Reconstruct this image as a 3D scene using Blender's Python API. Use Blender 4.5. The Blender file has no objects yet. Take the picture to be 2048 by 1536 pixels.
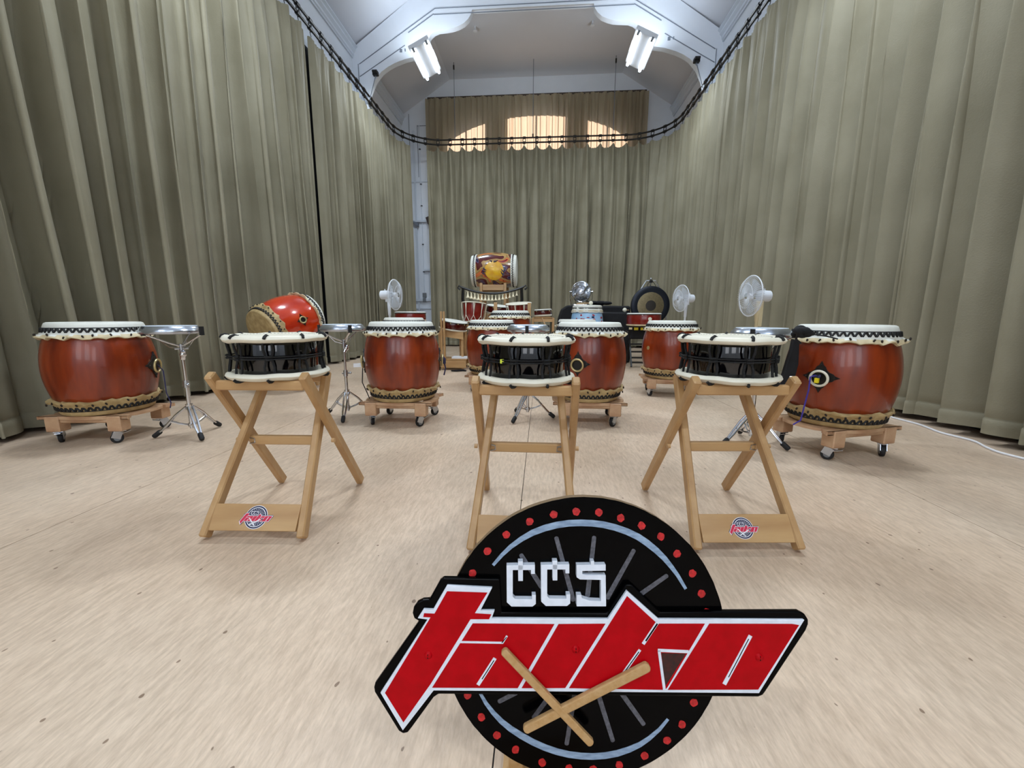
import bpy, bmesh, math, random
from math import sin, cos, pi, radians as R, sqrt, atan2
from mathutils import Vector, Matrix, noise
random.seed(7)
SC = bpy.context.scene
COL = SC.collection
# ------------------------------------------------------------ camera
F_PX = 802.2
PITCH, YAW, ROLL = .1697, .0717, .0027
FW = Vector((-sin(YAW)*cos(PITCH), cos(YAW)*cos(PITCH), -sin(PITCH)))
_rt = Vector((cos(YAW), sin(YAW), 0)); _up = _rt.cross(FW)
RT = _rt*cos(ROLL)+_up*sin(ROLL); UP = -_rt*sin(ROLL)+_up*cos(ROLL)
CAM = Vector((0, 0, .9))
cd = bpy.data.cameras.new('camera'); co = bpy.data.objects.new('camera', cd); COL.objects.link(co)
cd.sensor_width = 36; cd.lens = F_PX/2048*36; cd.clip_start = .02; cd.clip_end = 100
m = Matrix((RT, UP, -FW)).transposed().to_4x4(); m.translation = CAM; co.matrix_world = m
SC.camera = co
# ------------------------------------------------------------ world, exposure
w = bpy.data.worlds.new('sky'); SC.world = w; w.use_nodes = True
w.node_tree.nodes['Background'].inputs[0].default_value = (.75, .85, 1, 1)
w.node_tree.nodes['Background'].inputs[1].default_value = 1.0
vs = SC.view_settings; vs.view_transform = 'Standard'; vs.look = 'None'; vs.gamma = 1; vs.use_curve_mapping = False
vs.exposure = -0.26

def area(name, loc, aim, sx, sy, power, col, spread=180):
    l = bpy.data.lights.new(name, 'AREA'); l.shape = 'RECTANGLE'; l.size = sx; l.size_y = sy; l.energy = power; l.color = col
    l.spread = R(spread)
    o = bpy.data.objects.new(name, l); COL.objects.link(o); o.location = loc
    o.rotation_euler = (Vector(aim)-Vector(loc)).to_track_quat('-Z', 'Y').to_euler(); return o
XC = -.28                       # centre line of the hall
COOL = (.80, .90, 1.0)
# the fluorescent battens hang in pairs under every roof truss (one truss in view, the others behind and above the camera)
LAMPS = [(8.45, 92), (3.4, 150), (-2.6, 110)]
for ly, pw in LAMPS:
    for s in (-1, 1):
        area('fluorescent_light', (XC+s*2.12, ly+.49, 5.84), (XC+s*2.0, ly+.49, 0), .3, .95, pw, COOL)
        area('fluorescent_light', (XC+s*2.12, ly+.49, 6.10), (XC+s*1.6, ly+.49, 9), .3, .95, pw*(.22 if ly > 8 else .40), COOL)
# daylight through the tall windows of the end wall behind the camera
for wx in (-2.1, 0, 2.1):
    area('window_light', (XC+wx, -4.2, 2.9), (XC+wx, 4, 1.2), 1.2, 2.6, 34, (.92, .95, 1.0))
# low sun on the arched window behind the back curtain
sl = bpy.data.lights.new('sun', 'SUN'); sl.energy = 19; sl.angle = R(.6); sl.color = (1, .86, .74)
so = bpy.data.objects.new('sun', sl); COL.objects.link(so); so.rotation_euler = Vector((.05, -1, -.30)).to_track_quat('-Z', 'Y').to_euler(); so.location = (0, 20, 9)

# ------------------------------------------------------------ materials
def lin(c): return tuple(((v/255)/12.92 if v/255 <= .04045 else ((v/255+.055)/1.055)**2.4) for v in c)
MATS = {}
def mat(name, rgb, rough=.5, metal=0, noise_amt=0, scale=(8, 8, 8), rgb2=None, bump=0, bscale=60, coat=0, spec=.5, emit=0, trans=0, alpha=1, coords='Object', ior=None, detail=4):
    if name in MATS: return MATS[name]
    m = bpy.data.materials.new(name); m.use_nodes = True; nt = m.node_tree; b = nt.nodes['Principled BSDF']
    c1 = lin(rgb)+(1,)
    b.inputs['Base Color'].default_value = c1; b.inputs['Roughness'].default_value = rough; b.inputs['Metallic'].default_value = metal
    b.inputs['Specular IOR Level'].default_value = spec; b.inputs['Coat Weight'].default_value = coat; b.inputs['Coat Roughness'].default_value = .06
    if emit: b.inputs['Emission Color'].default_value = c1; b.inputs['Emission Strength'].default_value = emit
    if trans: b.inputs['Transmission Weight'].default_value = trans
    b.inputs['Alpha'].default_value = alpha
    tc = None
    if noise_amt or rgb2 or bump:
        tc = nt.nodes.new('ShaderNodeTexCoord')
    if rgb2 or noise_amt:
        c2 = lin(rgb2)+(1,) if rgb2 else tuple(v*(1-noise_amt) for v in c1[:3])+(1,)
        mp = nt.nodes.new('ShaderNodeMapping'); mp.inputs['Scale'].default_value = scale
        n = nt.nodes.new('ShaderNodeTexNoise'); n.inputs['Scale'].default_value = 1; n.inputs['Detail'].default_value = detail
        r = nt.nodes.new('ShaderNodeValToRGB'); r.color_ramp.elements[0].position = .32; r.color_ramp.elements[1].position = .68
        r.color_ramp.elements[0].color = c2; r.color_ramp.elements[1].color = c1
        nt.links.new(tc.outputs[coords], mp.inputs[0]); nt.links.new(mp.outputs[0], n.inputs['Vector'])
        nt.links.new(n.outputs['Fac'], r.inputs[0]); nt.links.new(r.outputs[0], b.inputs['Base Color'])
    if bump:
        n2 = nt.nodes.new('ShaderNodeTexNoise'); n2.inputs['Scale'].default_value = bscale; n2.inputs['Detail'].default_value = 3
        bp = nt.nodes.new('ShaderNodeBump'); bp.inputs['Strength'].default_value = bump; bp.inputs['Distance'].default_value = .01
        nt.links.new(tc.outputs[coords], n2.inputs['Vector']); nt.links.new(n2.outputs['Fac'], bp.inputs['Height']); nt.links.new(bp.outputs[0], b.inputs['Normal'])
    MATS[name] = m; return m
M = {}
M['wall'] = mat('white_wall_paint', (236, 242, 250), .6, noise_amt=.06, scale=(1.5, 1.5, 1.5))
M['ceiling'] = mat('ceiling_paint', (218, 222, 230), .7, noise_amt=.05, scale=(.8, .8, .8))
M['trim'] = mat('white_gloss_paint', (216, 224, 234), .35)
M['groove'] = mat('groove_line', (120, 128, 140), .7)
M['wood'] = mat('beech_wood', (192, 154, 106), .45, rgb2=(168, 128, 82), scale=(14, 14, 2.2), coat=.15)
M['woodx'] = mat('beech_wood_across', (194, 156, 106), .45, rgb2=(172, 131, 84), scale=(2.2, 14, 14), coat=.15)
M['dolly'] = mat('pale_plywood', (202, 166, 130), .5, rgb2=(182, 140, 106), scale=(10, 10, 14))
M['barrel'] = mat('red_lacquered_wood', (144, 52, 8), .28, rgb2=(98, 25, 4), scale=(12, 12, 1.6), coat=.35, detail=3)
M['barrel_orange'] = mat('orange_lacquered_wood', (205, 58, 10), .16, rgb2=(172, 34, 6), scale=(7, 7, 2), coat=.9)
M['skin'] = mat('white_rawhide', (226, 226, 216), .55, noise_amt=.08, scale=(12, 12, 12), bump=.1, bscale=80)
M['fringe'] = mat('cream_rawhide', (222, 208, 172), .55, rgb2=(196, 178, 138), scale=(16, 16, 16), bump=.15)
M['fringe2'] = mat('aged_rawhide', (196, 172, 124), .55, rgb2=(160, 134, 88), scale=(16, 16, 16), bump=.15)
M['black'] = mat('black_cord', (14, 14, 16), .6)
M['iron'] = mat('black_iron', (16, 15, 15), .38)
M['hole'] = mat('dark_hole', (40, 30, 20), .8)
M['lacquer'] = mat('black_lacquer', (5, 4, 7), .08, coat=.5)
M['hoop'] = mat('cream_hoop_skin', (232, 226, 206), .5, noise_amt=.1, scale=(10, 10, 10), bump=.12, bscale=40)
M['rope'] = mat('black_rope', (12, 12, 13), .75, bump=.5, bscale=220)
M['chrome'] = mat('chrome', (210, 212, 216), .12, metal=1)
M['steel'] = mat('brushed_steel', (190, 194, 200), .28, metal=1)
M['rubber'] = mat('black_rubber', (20, 20, 22), .7)
M['wheel'] = mat('grey_wheel', (120, 124, 128), .45)
M['silver'] = mat('silver_shell', (190, 198, 210), .22, metal=.9)
M['headw'] = mat('bluish_white_head', (206, 216, 226), .4)
M['brass'] = mat('brass_ring', (196, 178, 128), .35, metal=.6)
M['yellow'] = mat('yellow_tag', (226, 206, 30), .5)
M['lime'] = mat('lime_tag', (214, 226, 60), .5)
M['purple'] = mat('purple_cord', (62, 50, 150), .6)
M['navycord'] = mat('navy_cord', (40, 38, 78), .7)
M['fanwhite'] = mat('white_fan_plastic', (226, 230, 236), .35)
M['fancream'] = mat('cream_fan_plastic', (216, 200, 160), .4)
M['blade'] = mat('clear_blade_plastic', (214, 224, 236), .25, alpha=.45)
M['cloth'] = mat('black_cloth', (15, 15, 19), .85, bump=.4, bscale=18)
M['blackpaint'] = mat('black_gloss_paint', (3, 3, 4), .15, spec=.07, noise_amt=.3, scale=(30, 30, 30))
M['whitepaint'] = mat('white_sign_paint', (224, 230, 240), .35, noise_amt=.1, scale=(60, 60, 60))
M['redpaint'] = mat('red_sign_paint', (180, 2, 16), .4, spec=.1, rgb2=(166, 2, 12), scale=(40, 40, 40))
M['dotred'] = mat('red_dot_paint', (206, 30, 34), .45, rgb2=(150, 14, 16), scale=(180, 180, 180))
M['bluepaint'] = mat('pale_blue_brush_paint', (150, 172, 196), .45, rgb2=(110, 132, 158), scale=(40, 140, 40))
M['greypaint'] = mat('grey_brush_paint', (96, 96, 104), .5, rgb2=(62, 62, 68), scale=(150, 150, 150))
M['maroon'] = mat('dark_maroon_paint', (66, 10, 8), .5, rgb2=(24, 5, 5), scale=(120, 120, 120))
M['edgewood'] = mat('raw_board_edge', (120, 96, 66), .7)
M['mdf'] = mat('tan_fibreboard', (190, 154, 108), .6, spec=.3, rgb2=(176, 136, 84), scale=(70, 70, 70), bump=.1, bscale=150)
M['navy'] = mat('navy_print', (34, 34, 70), .4)
M['pinkred'] = mat('red_print', (206, 36, 72), .4)
M['whiteprint'] = mat('white_print', (236, 236, 240), .4)
M['whitecable'] = mat('white_cable', (222, 222, 224), .4)
M['tuber'] = mat('tube_glow', (235, 245, 255), .4, emit=8)
M['darkgrey'] = mat('dark_grey_plastic', (54, 56, 60), .5)
M['darkred'] = mat('dark_red_lacquer', (70, 12, 10), .2, coat=.6)
M['redshell'] = mat('red_shell', (122, 24, 14), .25, coat=.5)
M['gongrim'] = mat('gong_black_rim', (34, 38, 48), .4, metal=.5)
M['gongface'] = mat('gong_bronze', (156, 142, 110), .4, metal=.75, noise_amt=.25, scale=(30, 30, 30), bump=.2, bscale=60)
M['gongmid'] = mat('gong_dark_boss', (64, 60, 56), .45, metal=.5)
M['gold'] = mat('pale_brass_bell', (240, 228, 196), .3, metal=.25)
M['bluebarrel'] = mat('pale_blue_shell', (140, 190, 232), .35, rgb2=(176, 208, 236), scale=(6, 6, 6), coat=.4)
M['paper'] = mat('white_paper', (228, 230, 234), .6)
M['brownwood'] = mat('dark_brown_wood', (70, 58, 50), .6)
M['pane'] = None

# clear window pane
pm = bpy.data.materials.new('window_pane_glass'); pm.use_nodes = True; nt = pm.node_tree; nt.nodes.clear()
o_ = nt.nodes.new('ShaderNodeOutputMaterial'); mx = nt.nodes.new('ShaderNodeMixShader'); tr = nt.nodes.new('ShaderNodeBsdfTransparent'); gl = nt.nodes.new('ShaderNodeBsdfGlossy')
gl.inputs['Roughness'].default_value = .02; mx.inputs[0].default_value = .08
nt.links.new(tr.outputs[0], mx.inputs[1]); nt.links.new(gl.outputs[0], mx.inputs[2]); nt.links.new(mx.outputs[0], o_.inputs[0]); M['pane'] = pm

def curtain_mat(name, rgb, rgb2, translucent):
    m = bpy.data.materials.new(name); m.use_nodes = True; nt = m.node_tree; b = nt.nodes['Principled BSDF']
    b.inputs['Roughness'].default_value = .55; b.inputs['Specular IOR Level'].default_value = .18
    b.inputs['Sheen Weight'].default_value = .05; b.inputs['Sheen Roughness'].default_value = .5
    tc = nt.nodes.new('ShaderNodeTexCoord'); n = nt.nodes.new('ShaderNodeTexNoise'); n.inputs['Scale'].default_value = 1.3; n.inputs['Detail'].default_value = 5
    r = nt.nodes.new('ShaderNodeValToRGB'); r.color_ramp.elements[0].position = .3; r.color_ramp.elements[1].position = .7
    r.color_ramp.elements[0].color = lin(rgb2)+(1,); r.color_ramp.elements[1].color = lin(rgb)+(1,)
    nt.links.new(tc.outputs['Object'], n.inputs['Vector']); nt.links.new(n.outputs['Fac'], r.inputs[0]); nt.links.new(r.outputs[0], b.inputs['Base Color'])
    n2 = nt.nodes.new('ShaderNodeTexNoise'); n2.inputs['Scale'].default_value = 90; n2.inputs['Detail'].default_value = 2
    bp = nt.nodes.new('ShaderNodeBump'); bp.inputs['Strength'].default_value = .25; bp.inputs['Distance'].default_value = .004
    nt.links.new(tc.outputs['Object'], n2.inputs['Vector']); nt.links.new(n2.outputs['Fac'], bp.inputs['Height']); nt.links.new(bp.outputs[0], b.inputs['Normal'])
    if translucent:
        t = nt.nodes.new('ShaderNodeBsdfTranslucent'); t.inputs[0].default_value = lin((232, 208, 186))+(1,)
        mx = nt.nodes.new('ShaderNodeMixShader'); mx.inputs[0].default_value = translucent
        nt.links.new(b.outputs[0], mx.inputs[1]); nt.links.new(t.outputs[0], mx.inputs[2]); nt.links.new(mx.outputs[0], nt.nodes['Material Output'].inputs[0])
    return m
M['curtain'] = curtain_mat('khaki_curtain_cloth', (146, 140, 119), (128, 122, 101), 0)
M['curtain_thin'] = curtain_mat('thin_khaki_curtain_cloth', (172, 165, 138), (156, 148, 122), .34)

def floor_mat():
    m = bpy.data.materials.new('beige_marbled_lino'); m.use_nodes = True; nt = m.node_tree; b = nt.nodes['Principled BSDF']
    tc = nt.nodes.new('ShaderNodeTexCoord')
    def nz(scale, sc, det, dist=0):
        mp = nt.nodes.new('ShaderNodeMapping'); mp.inputs['Scale'].default_value = scale
        n = nt.nodes.new('ShaderNodeTexNoise'); n.inputs['Scale'].default_value = sc; n.inputs['Detail'].default_value = det; n.inputs['Distortion'].default_value = dist
        nt.links.new(tc.outputs['Object'], mp.inputs[0]); nt.links.new(mp.outputs[0], n.inputs['Vector']); return n
    def ramp(n, p0, c0, p1, c1):
        r = nt.nodes.new('ShaderNodeValToRGB'); e = r.color_ramp.elements; e[0].position = p0; e[1].position = p1; e[0].color = c0; e[1].color = c1
        nt.links.new(n.outputs['Fac'], r.inputs[0]); return r
    def mix(kind, fac, a, bb):
        x = nt.nodes.new('ShaderNodeMixRGB'); x.blend_type = kind; x.inputs[0].default_value = fac
        nt.links.new(a.outputs[0], x.inputs[1]); nt.links.new(bb.outputs[0], x.inputs[2]); return x
    base = ramp(nz((1, 1, 1), .9, 5), .3, lin((206, 180, 154))+(1,), .7, lin((218, 197, 174))+(1,))
    streak = ramp(nz((24, 4.2, 1), 3, 8, .35), .33, (.84, .82, .80, 1), .63, (1.05, 1.05, 1.05, 1))
    fine = ramp(nz((30, 9, 1), 6, 6), .3, (.90, .895, .89, 1), .62, (1.03, 1.03, 1.03, 1))
    dirt = ramp(nz((1, .55, 1), 1.4, 6, .4), .32, (.82, .81, .80, 1), .56, (1, 1, 1, 1))
    speck = ramp(nz((21, 15, 1), 2.0, 0), .150, (.36, .30, .26, 1), .166, (1, 1, 1, 1))
    x = mix('MULTIPLY', 1, base, streak); x = mix('MULTIPLY', .8, x, fine); x = mix('MULTIPLY', .9, x, dirt); x = mix('MULTIPLY', .9, x, speck)
    nt.links.new(x.outputs[0], b.inputs['Base Color'])
    rr = nz((3, 3, 3), 2, 4); mr = nt.nodes.new('ShaderNodeMapRange'); mr.inputs[3].default_value = .30; mr.inputs[4].default_value = .48
    nt.links.new(rr.outputs['Fac'], mr.inputs[0]); nt.links.new(mr.outputs[0], b.inputs['Roughness'])
    b.inputs['Specular IOR Level'].default_value = .45
    bn = nz((30, 8, 1), 5, 4); bp = nt.nodes.new('ShaderNodeBump'); bp.inputs['Strength'].default_value = .18; bp.inputs['Distance'].default_value = .004
    nt.links.new(bn.outputs['Fac'], bp.inputs['Height']); nt.links.new(bp.outputs[0], b.inputs['Normal'])
    return m
M['floor'] = floor_mat()

def painted_mat():
    m = bpy.data.materials.new('painted_barrel_swirls'); m.use_nodes = True; nt = m.node_tree; b = nt.nodes['Principled BSDF']
    b.inputs['Roughness'].default_value = .2; b.inputs['Coat Weight'].default_value = .6
    tc = nt.nodes.new('ShaderNodeTexCoord'); n = nt.nodes.new('ShaderNodeTexNoise'); n.inputs['Scale'].default_value = 2.0; n.inputs['Detail'].default_value = 1.5; n.inputs['Distortion'].default_value = 1.6
    r = nt.nodes.new('ShaderNodeValToRGB'); r.color_ramp.interpolation = 'CONSTANT'; e = r.color_ramp.elements
    cols = [(0, (28, 34, 58)), (.38, (92, 70, 100)), (.41, (84, 22, 26)), (.47, (176, 140, 84)), (.53, (150, 118, 70)), (.57, (206, 110, 56)), (.61, (120, 26, 30)), (.66, (30, 36, 60))]
    e[0].position = 0; e[0].color = lin(cols[0][1])+(1,); e[1].position = cols[1][0]; e[1].color = lin(cols[1][1])+(1,)
    for p_, c_ in cols[2:]:
        q = e.new(p_); q.color = lin(c_)+(1,)
    nt.links.new(tc.outputs['Object'], n.inputs['Vector']); nt.links.new(n.outputs['Fac'], r.inputs[0]); nt.links.new(r.outputs[0], b.inputs['Base Color'])
    return m
M['painted'] = painted_mat()
M['sunyellow'] = mat('yellow_ball_paint', (236, 186, 24), .3, rgb2=(214, 150, 20), scale=(9, 9, 9), coat=.5)

# ------------------------------------------------------------ mesh helpers
class MB:
    def __init__(s): s.v = []; s.f = []; s.m = []
    def add(s, vs, fs, mi=0):
        o = len(s.v); s.v += [tuple(p) for p in vs]; s.f += [tuple(i+o for i in f) for f in fs]; s.m += [mi]*len(fs); return s
    def box(s, c, size, rot=None, mi=0, taper=None):
        hx, hy, hz = size[0]/2, size[1]/2, size[2]/2
        vs = [Vector((x*hx, y*hy, z*hz)) for z in (-1, 1) for y in (-1, 1) for x in (-1, 1)]
        if taper:
            for p in vs[4:]: p.x *= taper; p.y *= taper
        if rot is not None: vs = [rot @ p for p in vs]
        vs = [p+Vector(c) for p in vs]
        return s.add(vs, [(0, 2, 3, 1), (4, 5, 7, 6), (0, 1, 5, 4), (2, 6, 7, 3), (0, 4, 6, 2), (1, 3, 7, 5)], mi)
    def bar(s, a, b, w, h, side=Vector((1, 0, 0)), mi=0, ext=0, ch=0):
        a, b = Vector(a), Vector(b); d = (b-a).normalized(); x = (Vector(side)-d*Vector(side).dot(d)).normalized(); y = d.cross(x)
        a = a-d*ext; b = b+d*ext
        c = ch
        prof = [(-w/2+c, -h/2), (w/2-c, -h/2), (w/2, -h/2+c), (w/2, h/2-c), (w/2-c, h/2), (-w/2+c, h/2), (-w/2, h/2-c), (-w/2, -h/2+c)] if c else [(-w/2, -h/2), (w/2, -h/2), (w/2, h/2), (-w/2, h/2)]
        n = len(prof); vs = []
        st = [(0, 1.)] if not c else None
        L = (b-a).length
        secs = [(0, 1), (L, 1)] if not c else [(0, .72), (c*1.2, 1), (L-c*1.2, 1), (L, .72)]
        for t, k in secs: vs += [a+d*t+x*(px*k)+y*(py*k) for px, py in prof]
        fs = [tuple(range(n))[::-1], tuple(range(n*(len(secs)-1), n*len(secs)))]
        for j in range(len(secs)-1): fs += [(j*n+i, j*n+(i+1) % n, (j+1)*n+(i+1) % n, (j+1)*n+i) for i in range(n)]
        return s.add(vs, fs, mi)
    def tube(s, pts, r, n=8, closed=False, mi=0, r2=None):
        pts = [Vector(p) for p in pts]; N = len(pts); vs = []; up = None
        rad = r if isinstance(r, (list, tuple)) else [r]*N
        for i, p in enumerate(pts):
            a = pts[(i-1) % N] if (closed or i > 0) else p; b = pts[(i+1) % N] if (closed or i < N-1) else p
            d = (b-a).normalized()
            if up is None:
                up = Vector((0, 0, 1)) if abs(d.z) < .9 else Vector((1, 0, 0))
            x = (up-d*up.dot(d))
            if x.length < 1e-5: x = Vector((1, 0, 0)).cross(d)
            x.normalize(); up = x; y = d.cross(x)
            vs += [p+(x*cos(2*pi*k/n)+y*sin(2*pi*k/n))*rad[i] for k in range(n)]
        fs = []
        for i in range(N if closed else N-1):
            j = (i+1) % N
            fs += [(i*n+k, i*n+(k+1) % n, j*n+(k+1) % n, j*n+k) for k in range(n)]
        if not closed: fs += [tuple(range(n))[::-1], tuple(range((N-1)*n, N*n))]
        return s.add(vs, fs, mi)
    def lathe(s, prof, n=48, mod=None, mi=0, mat_=None, cap=True):
        vs = []; fs = []; P = len(prof)
        for i, (r, z) in enumerate(prof):
            for k in range(n):
                th = 2*pi*k/n; rr, zz = (r, z) if mod is None else mod(i, th, r, z)
                vs.append(Vector((rr*cos(th), rr*sin(th), zz)))
        for i in range(P-1):
            fs += [(i*n+k, i*n+(k+1) % n, (i+1)*n+(k+1) % n, (i+1)*n+k) for k in range(n)]
        if cap:
            if prof[0][0] > 1e-6: fs.append(tuple(range(n))[::-1])
            if prof[-1][0] > 1e-6: fs.append(tuple(range((P-1)*n, P*n)))
        if mat_ is not None: vs = [mat_ @ p for p in vs]
        return s.add(vs, fs, mi)
    def sphere(s, c, r, n=12, sc=(1, 1, 1), mi=0):
        m_ = Matrix.Translation(c) @ Matrix.Diagonal((sc[0], sc[1], sc[2], 1))
        return s.lathe([(r*sin(pi*i/(n//2+2)), -r*cos(pi*i/(n//2+2))) for i in range(n//2+3)], n, mat_=m_, mi=mi, cap=False)
    def cyl(s, a, b, r, n=16, mi=0): return s.tube([a, b], r, n, mi=mi)
    def prism(s, poly, z0, z1, mi=0, fn=None, mi_side=None):
        n = len(poly); ar = sum(poly[i][0]*poly[(i+1) % n][1]-poly[(i+1) % n][0]*poly[i][1] for i in range(n))
        if ar < 0: poly = poly[::-1]
        fn = fn or (lambda x, y, z: (x, y, z))
        vs = [fn(x, y, z0) for x, y in poly]+[fn(x, y, z1) for x, y in poly]
        s.add(vs, [tuple(range(n))[::-1], tuple(range(n, 2*n))], mi)
        o = len(s.v)-2*n; fs = [(o+i, o+(i+1) % n, o+n+(i+1) % n, o+n+i) for i in range(n)]
        s.f += fs; s.m += [mi if mi_side is None else mi_side]*n; return s
    def mesh(s, name, mats, smooth=40):
        me = bpy.data.meshes.new(name); me.from_pydata([tuple(v) for v in s.v], [], s.f)
        for k in (mats if isinstance(mats, (list, tuple)) else [mats]): me.materials.append(M[k] if isinstance(k, str) else k)
        me.polygons.foreach_set('material_index', s.m)
        b = bmesh.new(); b.from_mesh(me); bmesh.ops.recalc_face_normals(b, faces=b.faces); b.to_mesh(me); b.free()
        if smooth:
            me.shade_smooth(); me.set_sharp_from_angle(angle=R(smooth))
        return me
    def build(s, name, mats, parent=None, smooth=40, loc=None, rz=0, bevel=0):
        o = bpy.data.objects.new(name, s.mesh(name, mats, smooth)); COL.objects.link(o)
        if parent is not None: o.parent = parent
        if loc: o.location = loc
        if rz: o.rotation_euler.z = rz
        if bevel:
            bv = o.modifiers.new('bevel', 'BEVEL'); bv.width = bevel; bv.segments = 2; bv.limit_method = 'ANGLE'
        return o
def tag(o, label, cat, group=None, kind=None):
    if label: o['label'] = label
    if cat: o['category'] = cat
    if group: o['group'] = group
    if kind: o['kind'] = kind
    return o
def thing(name, label, cat, loc=(0, 0, 0), rz=0, group=None, rot=None):
    o = bpy.data.objects.new(name, None); COL.objects.link(o); o.empty_display_size = .1; o.location = loc
    o.rotation_euler = rot if rot is not None else (0, 0, rz)
    return tag(o, label, cat, group)
def struct(o): o['kind'] = 'structure'; return o
def dup(root, loc, rz, label, group=None, rot=None):
    r = root.copy(); COL.objects.link(r); r.location = loc; r.rotation_euler = rot if rot is not None else (0, 0, rz); r['label'] = label
    if group: r['group'] = group
    def rec(a, b):
        for ch in [c for c in ALLCH.get(a.name, [])]:
            c = ch.copy(); COL.objects.link(c); c.parent = b; rec(ch, c)
    rec(root, r); return r
ALLCH = {}
def index_children():
    ALLCH.clear()
    for o in bpy.data.objects:
        if o.parent: ALLCH.setdefault(o.parent.name, []).append(o)
def inst(name, me, parent, loc=(0, 0, 0), rot=(0, 0, 0), scale=None):
    o = bpy.data.objects.new(name, me); COL.objects.link(o); o.parent = parent; o.location = loc; o.rotation_euler = rot
    if scale: o.scale = scale
    return o

# ============================================================ SETTING
YB = 12.45; YR = -4.4; WL = XC-3.85; WR = XC+3.85; EAVE = 6.52; FLAT = 7.45; HF = 2.40
fl = MB().box((XC, (YB+YR)/2, -.06), (7.9, YB-YR+.2, .10)).build('floor', 'darkgrey', None, 0); struct(fl)
xs = [WL, -2.085-1.9, -2.085, -.085, 1.915, WR]
for a, b in zip([WL, -2.085, -.085, 1.915], [-2.085, -.085, 1.915, WR]):
    MB().box(((a+b)/2, (YB+YR)/2, -.005), (b-a-.0035, YB-YR, .01)).build('lino_sheet', 'floor', fl, 0)
# side walls
for nm, x, s in (('wall_left', WL, -1), ('wall_right', WR, 1)):
    wl = MB().box((x+s*.1, (YB+YR)/2, EAVE/2), (.2, YB-YR+.4, EAVE)).build(nm, 'wall', None, 0); struct(wl)
for nm, x, s in (('hem_shade_left', WL, 1), ('hem_shade_right', WR, -1)):
    bb = MB().box((x+s*.02, (YB+YR)/2, .19), (.04, YB-YR, .38)).build(nm, 'iron', None, 0, bevel=.004); struct(bb)  # dark strips added along the walls, standing for the shade under the hems
# cornice mouldings along both eaves
for nm, x, s in (('trim_1', WL, 1), ('trim_2', WR, -1)):
    t = MB()
    prof = [(0, EAVE-.20), (.03, EAVE-.20), (.03, EAVE-.17), (.05, EAVE-.15), (.05, EAVE-.11), (.09, EAVE-.06), (.09, EAVE-.03), (.13, EAVE), (.13, EAVE+.02), (0, EAVE+.02)]
    t.prism(prof, YR, YB, fn=lambda a, b, c: (x+s*a, c, b)); struct(t.build(nm, 'trim', None, 30))
# ceiling: two slopes and a flat collar, built as slabs
ce = MB(); T = .08
sec = [(WL-.1, EAVE-.02), (XC-HF, FLAT), (XC+HF, FLAT), (WR+.1, EAVE-.02), (WR+.1, EAVE+.3), (XC+HF, FLAT+.15), (XC-HF, FLAT+.15), (WL-.1, EAVE+.3)]
ce.prism(sec, YR-.2, YB+.2, fn=lambda a, b, c: (a, c, b)); ce = struct(ce.build('ceiling', 'ceiling', None, 0))
# end wall behind the camera with three tall window openings
rw = MB()
WIN = [(XC-2.1, 1.3), (XC, 1.3), (XC+2.1, 1.3)]
def wall_with_holes(mb, y0, y1, x0, x1, z0, z1, holes):
    """holes = list of (xa, xb, za, function x->ztop)"""
    x = x0
    for xa, xb, za, zt in holes:
        mb.box(((x+xa)/2, (y0+y1)/2, (z0+z1)/2), (xa-x, y1-y0, z1-z0))
        mb.box(((xa+xb)/2, (y0+y1)/2, (z0+za)/2), (xb-xa, y1-y0, za-z0))
        n = 10
        for i in range(n):
            u0 = xa+(xb-xa)*i/n; u1 = xa+(xb-xa)*(i+1)/n
            mb.add([(u0, y0, zt(u0)), (u1, y0, zt(u1)), (u1, y0, z1), (u0, y0, z1), (u0, y1, zt(u0)), (u1, y1, zt(u1)), (u1, y1, z1), (u0, y1, z1)],
                   [(0, 1, 2, 3), (7, 6, 5, 4), (0, 4, 5, 1), (3, 2, 6, 7)])
        x = xb
    mb.box(((x+x1)/2, (y0+y1)/2, (z0+z1)/2), (x1-x, y1-y0, z1-z0))
wall_with_holes(rw, YR-.2, YR, WL-.1, WR+.1, 0, FLAT+.02, [(cx-.65, cx+.65, 1.5, lambda u: 4.3) for cx, _ in WIN])
struct(rw.build('wall_rear', 'wall', None, 0))
for i, (cx, _) in enumerate(WIN):
    wr_ = MB()
    for dx in (-.62, 0, .62): wr_.box((cx+dx, YR-.1, 2.9), (.06, .06, 2.8))
    for z in (1.53, 2.9, 4.27): wr_.box((cx, YR-.1, z), (1.3, .06, .06))
    wo = struct(wr_.build('window_%d' % (i+1), 'trim', None, 0))
    MB().box((cx, YR-.1, 2.9), (1.3, .006, 2.8)).build('pane', 'pane', wo, 0)
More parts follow.
